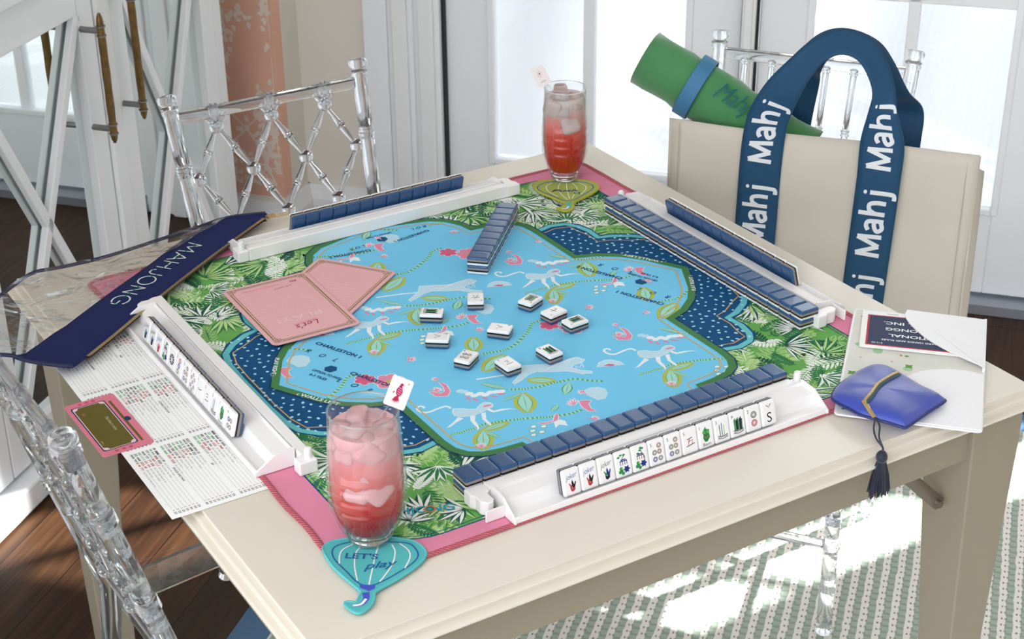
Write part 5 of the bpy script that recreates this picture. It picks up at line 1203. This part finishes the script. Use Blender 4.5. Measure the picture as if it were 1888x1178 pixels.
for ch in 'MAHJONG':
    for sk in LTR[ch]:
        pts = [p0+d*((cur+a)/tot*Lw)-upv*hh*.5+upv*hh*b_*1.0 for a, b_ in sk]
        A.stroke([(p.x, p.y) for p in pts], .0021, 'stitch_w', 0)
        for p in (pts[len(pts)//2] if len(pts) > 2 else (pts[0]+pts[1])/2,): A.disc(p.x, p.y, .0017, 'stitch_g', 1, n=6)
    cur += ad[ch]
A.build('embroidery', nb)
# ---------------------------------------------------------------- tote bag on the spindle chair
BD = Vector((.604, -.797, 0)); BN = Vector((-.797, -.604, 0)); B0 = Vector((.529, .343, .461))
def bag(a, n, z): return B0+BD*a+BN*n+Vector((0, 0, z))
M_can = mat('natural_canvas', '#cfc7bb', .85, bump=.12, bscale=700, noise=.05, nscale=5); M_str = mat('teal_webbing', '#0c4468', .65, bump=.12, bscale=600, sheen=.1)
o = empty('tote_bag', bag(.235, -.07, 0)); tag(o, 'cream canvas tote bag with teal Mahj straps on the spindle chair', 'tote bag')
OB = Matrix.Translation(-bag(.235, -.07, 0)); OBv = lambda v: OB @ v; BH = .345; BW = .472; DP = .13
def bulge(a, z): return .010*math.sin(PI*a/BW)*math.sin(PI*min(1, z/BH*.8+.1))
mb = MB(OB); mb.grid(lambda u, v: bag(u*BW, bulge(u*BW, v*BH)+.003*math.sin(u*9+v*5), v*BH+.004*(u-.5)), 24, 16); mb.build('front_panel', M_can, o, smooth=60, solid=.003)
mb = MB(OB); mb.grid(lambda u, v: bag(u*BW, -DP-bulge(u*BW, v*BH)+.03*v*v, v*(BH-.062)), 16, 10); mb.build('back_panel', M_can, o, smooth=60, solid=.003)
for e_ in (0, 1):
    mb = MB(OB); mb.grid(lambda u, v: bag(e_*BW+(1 if e_ else -1)*(-.012*math.sin(PI*u)*(v+.2)), -u*(DP-.03*v*v), v*(BH-.062*u)), 8, 10); mb.build('side_panel', M_can, o, smooth=60, solid=.003)
MB(OB).add([bag(0, 0, 0), bag(BW, 0, 0), bag(BW, -DP, 0), bag(0, -DP, 0)], [(0, 1, 2, 3)]).build('base', M_can, o, solid=.003)
for a_ in (.016, BW-.016): MB(OB).tube([bag(a_, bulge(.016, z)+.0034, z) for z in (.004, .1, .2, .3, .34)], .0006, 5).build('seam_stitching', mat('stitch_tan', '#b5ab9d', .9), o)
# a strap is a ribbon: centre (a, n, z), half-width vector (a, n, z)
def ribbon(keys, N=90):
    C = catmull([k[0] for k in keys], 14); Wd = catmull([k[1] for k in keys], 14); L = [0]
    for i in range(1, len(C)): L.append(L[-1]+(C[i]-C[i-1]).length)
    def at(l):
        i = 0
        while i < len(L)-2 and L[i+1] < l: i += 1
        f = (l-L[i])/max(1e-9, L[i+1]-L[i]); f = min(1, max(0, f)); return C[i]+(C[i+1]-C[i])*f, Wd[i]+(Wd[i+1]-Wd[i])*f
    return at, L[-1]
def W3(v): return BD*v[0]+BN*v[1]+Vector((0, 0, v[2]))
def mahj(mp, parent):
    """the four letters Mahj drawn as broad strokes; x runs 0..1 along the word, y -1..1 across the strap (up = +)"""
    A = Art(lambda x, y, h: mp(x, y) , ['strapw'], 0, 0); w = .095; b_, xh, cp = -.50, .22, .62
    def K(p, **k): 
        P = [(a, c) for a, c in p]; q = catmull([(a, c, 0) for a, c in P], 5) if k.get('sm') else [Vector((a, c, 0)) for a, c in P]; k.pop('sm', 0); N = len(q)
        L = []; R = []; asp = 3.4
        for n_, v in enumerate(q):
            a0 = q[max(0, n_-1)]; a1 = q[min(N-1, n_+1)]; d = Vector(((a1-a0).x*asp, (a1-a0).y)).normalized(); nn = Vector((-d.y/asp, d.x)); ww = w*asp/2*.62
            L.append(mp(v.x+nn.x*ww, v.y+nn.y*ww)); R.append(mp(v.x-nn.x*ww, v.y-nn.y*ww))
        A.mb.add(L+R, [(N+n_, N+n_+1, n_+1, n_) for n_ in range(N-1)], 0)
    K([(.035, b_), (.045, cp)]); K([(.05, cp), (.165, b_+.08)]); K([(.165, b_+.08), (.28, cp)]); K([(.285, cp), (.30, b_)])
    K([(.385, xh-.05), (.44, xh+.06), (.50, xh), (.515, -.10), (.515, b_)], sm=1); K([(.515, -.06), (.43, -.10), (.375, -.25), (.42, b_+.04), (.515, -.36)], sm=1)
    K([(.615, b_), (.615, cp+.10)]); K([(.615, -.05), (.66, xh), (.735, xh+.03), (.765, -.05), (.765, b_)], sm=1)
    K([(.90, xh+.08), (.90, b_-.15), (.875, b_-.32), (.82, b_-.33)], sm=1)
    A.mb.add([mp(.90+.028*math.cos(t), .52+.085*math.sin(t)) for t in [k*PI/5 for k in range(10)]], [tuple(range(10))], 0)
    return A.mb.build('lettering', mat('strap_white', '#e2e5e9', .7), parent)
def strap(nm_, keys, words=()):
    at, Lt = ribbon([(Vector(c), Vector(w)) for c, w in keys]); mb = MB(OB); N = 110
    def pt(l, c, off=0):
        q, w = at(l); q2, _ = at(min(Lt, l+.002)); q1, _ = at(max(0, l-.002)); tg_ = W3(q2-q1); ww = W3(w); n = ww.cross(tg_)
        n = n.normalized() if n.length > 1e-12 else BN
        return bag(q.x, q.y, q.z)+ww*c+n*off
    mb.grid(lambda u, v: pt(u*Lt, v*2-1), N, 6); s_ = mb.build(nm_, M_str, o, smooth=60, solid=.0028)
    for (l0, Lw, side) in words: mahj(lambda x, y: OBv(pt(l0+x*Lw, -y, .0019)), s_)
    return s_
fz = .0095
SLx, SRx = .1525, .3335; hw = .0325
keysF = [((SLx-.008, .004, .003), (hw, 0, 0)), ((SLx-.006, .012, .09), (hw, 0, 0)), ((SLx-.004, .0155, .19), (hw, 0, 0)), ((SLx-.003, .012, .29), (hw, 0, 0)), ((SLx, .011, .345), (hw, 0, .002)), ((SLx+.008, .014, .380), (hw*.95, 0, -.004)), ((SLx+.024, .018, .415), (hw*.75, .004, -.012)), ((SLx+.046, .018, .450), (.016, .006, -.014)), ((SLx+.072, .014, .482), (.009, .010, -.015)), ((SLx+.105, .010, .499), (.001, .014, -.015)), ((SLx+.140, .008, .490), (-.008, .014, -.012)), ((SLx+.161, .008, .462), (-.012, .012, -.007)), ((SLx+.173, .010, .430), (-.015, .008, -.003)), ((SRx-.006, .012, .395), (-.022, .002, 0)), ((SRx-.003, .010, .350), (-hw, 0, 0)), ((SRx-.003, .0125, .29), (-hw, 0, 0)), ((SRx-.006, .0155, .19), (-hw, 0, 0)), ((SRx-.010, .012, .09), (-hw, 0, 0)), ((SRx-.012, .004, .003), (-hw, 0, 0))]
at_, LF = ribbon([(Vector(c), Vector(w)) for c, w in keysF])
strap('front_strap', keysF, [(.158, .105, 1), (.292, .112, 1)])
keysB = [((SLx+.012, -DP+.004, .16), (hw, 0, 0)), ((SLx+.014, -DP+.024, .30), (hw, 0, 0)), ((SLx+.030, -DP+.02, .39), (hw*.8, .006, 0)), ((SLx+.045, -.075, .435), (hw*.6, .014, -.01)), ((SLx+.075, -.030, .478), (hw*.3, .016, -.014)), ((SLx+.110, -.014, .494), (.004, .018, -.012)), ((SLx+.142, -.016, .482), (-.008, .018, -.01)), ((SLx+.160, -.040, .450), (-.014, .014, -.006)), ((SLx+.174, -.080, .40), (-hw*.7, .006, 0)), ((SRx+.004, -DP+.01, .36), (-hw, 0, 0)), ((SRx+.006, -DP+.022, .30), (-hw, 0, 0)), ((SRx+.004, -DP+.004, .16), (-hw, 0, 0))]
strap('back_strap', keysB)
# lettering on the right leg of the front strap runs upwards too: lay it from the far end
at2, L2 = ribbon([(Vector(c), Vector(w)) for c, w in keysF])
def letter_right(z0, Lw, parent):
    def mp(x, y):
        l = L2-(z0+x*Lw); q, w = at2(l); q2, _ = at2(min(L2, l+.002)); q1, _ = at2(max(0, l-.002)); tg_ = W3(q1-q2); ww = -W3(w); n = ww.cross(tg_).normalized()
        return bag(q.x, q.y, q.z)+ww*(-y)+n*.0019
    return mahj(lambda x, y: OBv(mp(x, y)), parent)
fs_ = [c for c in o.children if c.name.startswith('front_strap')][0]
for z0, Lw in ((.030, .108), (.163, .118), (.305, .112)): letter_right(z0, Lw, fs_)
# ---------------------------------------------------------------- rolled green towel in the tote
M_twl = mat('green_cloth', '#478a54', .8, sheen=.5, bump=.15, bscale=300); M_bnd = mat('blue_elastic', '#3f7aa3', .6)
T0 = Vector((.5405, .4290, .8800)); T1 = Vector((.616, .327, .8180)); dT = (T1-T0).normalized(); T1 = T0+dT*.30; cen = (T0+T1)/2
o = empty('rolled_mat', cen); tag(o, 'rolled green cloth mat with a blue band sticking out of the tote', 'rolled cloth'); OT = Matrix.Translation(-cen)
xT = Vector((0, 0, 1)); xT = (xT-dT*xT.dot(dT)).normalized(); yT = dT.cross(xT)
def rollpt(f, a, r, sq=.78): return T0+(T1-T0)*f+xT*r*math.cos(a)+yT*r*sq*math.sin(a)
mb = MB(OT); 
def rl(u, v):
    a = u*2*PI*2.6; r = .0300+.0180*u*1.0; r += (.0016*math.sin(v*9+a*2)+.0014*math.sin(v*23+a*3+1)+.0010*math.sin(v*41-a*5))*(1 if u > .6 else .3)+.004*(.25-v)*(v < .25)
    return rollpt(v, a+.9, r)
mb.grid(rl, 96, 14); mb.build('cloth_roll', M_twl, o, smooth=60, solid=.0035)
mb = MB(OT); K = 40; mb.loft([[rollpt(f, 2*PI*k/K, .0515+.0012*q, .80) for k in range(K)] for f, q in ((.27, 0), (.272, 1), (.348, 1), (.35, 0))], caps=False); mb.build('elastic_band', M_bnd, o, smooth=50, solid=.001)
vs, fs, (w0, w1) = text_mesh('Mahjong', .0, .45)
camv = (Vector((-.95, -1.61, 1.71))-T0).normalized(); a0 = math.atan2(camv.dot(yT), camv.dot(xT))
V = []
for x, yy in vs:
    f = .42+(x-w0)/(w1-w0)*.36; V.append(rollpt(f, a0-.15-(yy-.2)*.85, .0535, .82))
ink('cloth_script', '#2d6a70', .7)
mb = MB(OT); mb.add(V, fs); mb.build('script', INK['cloth_script'], o)
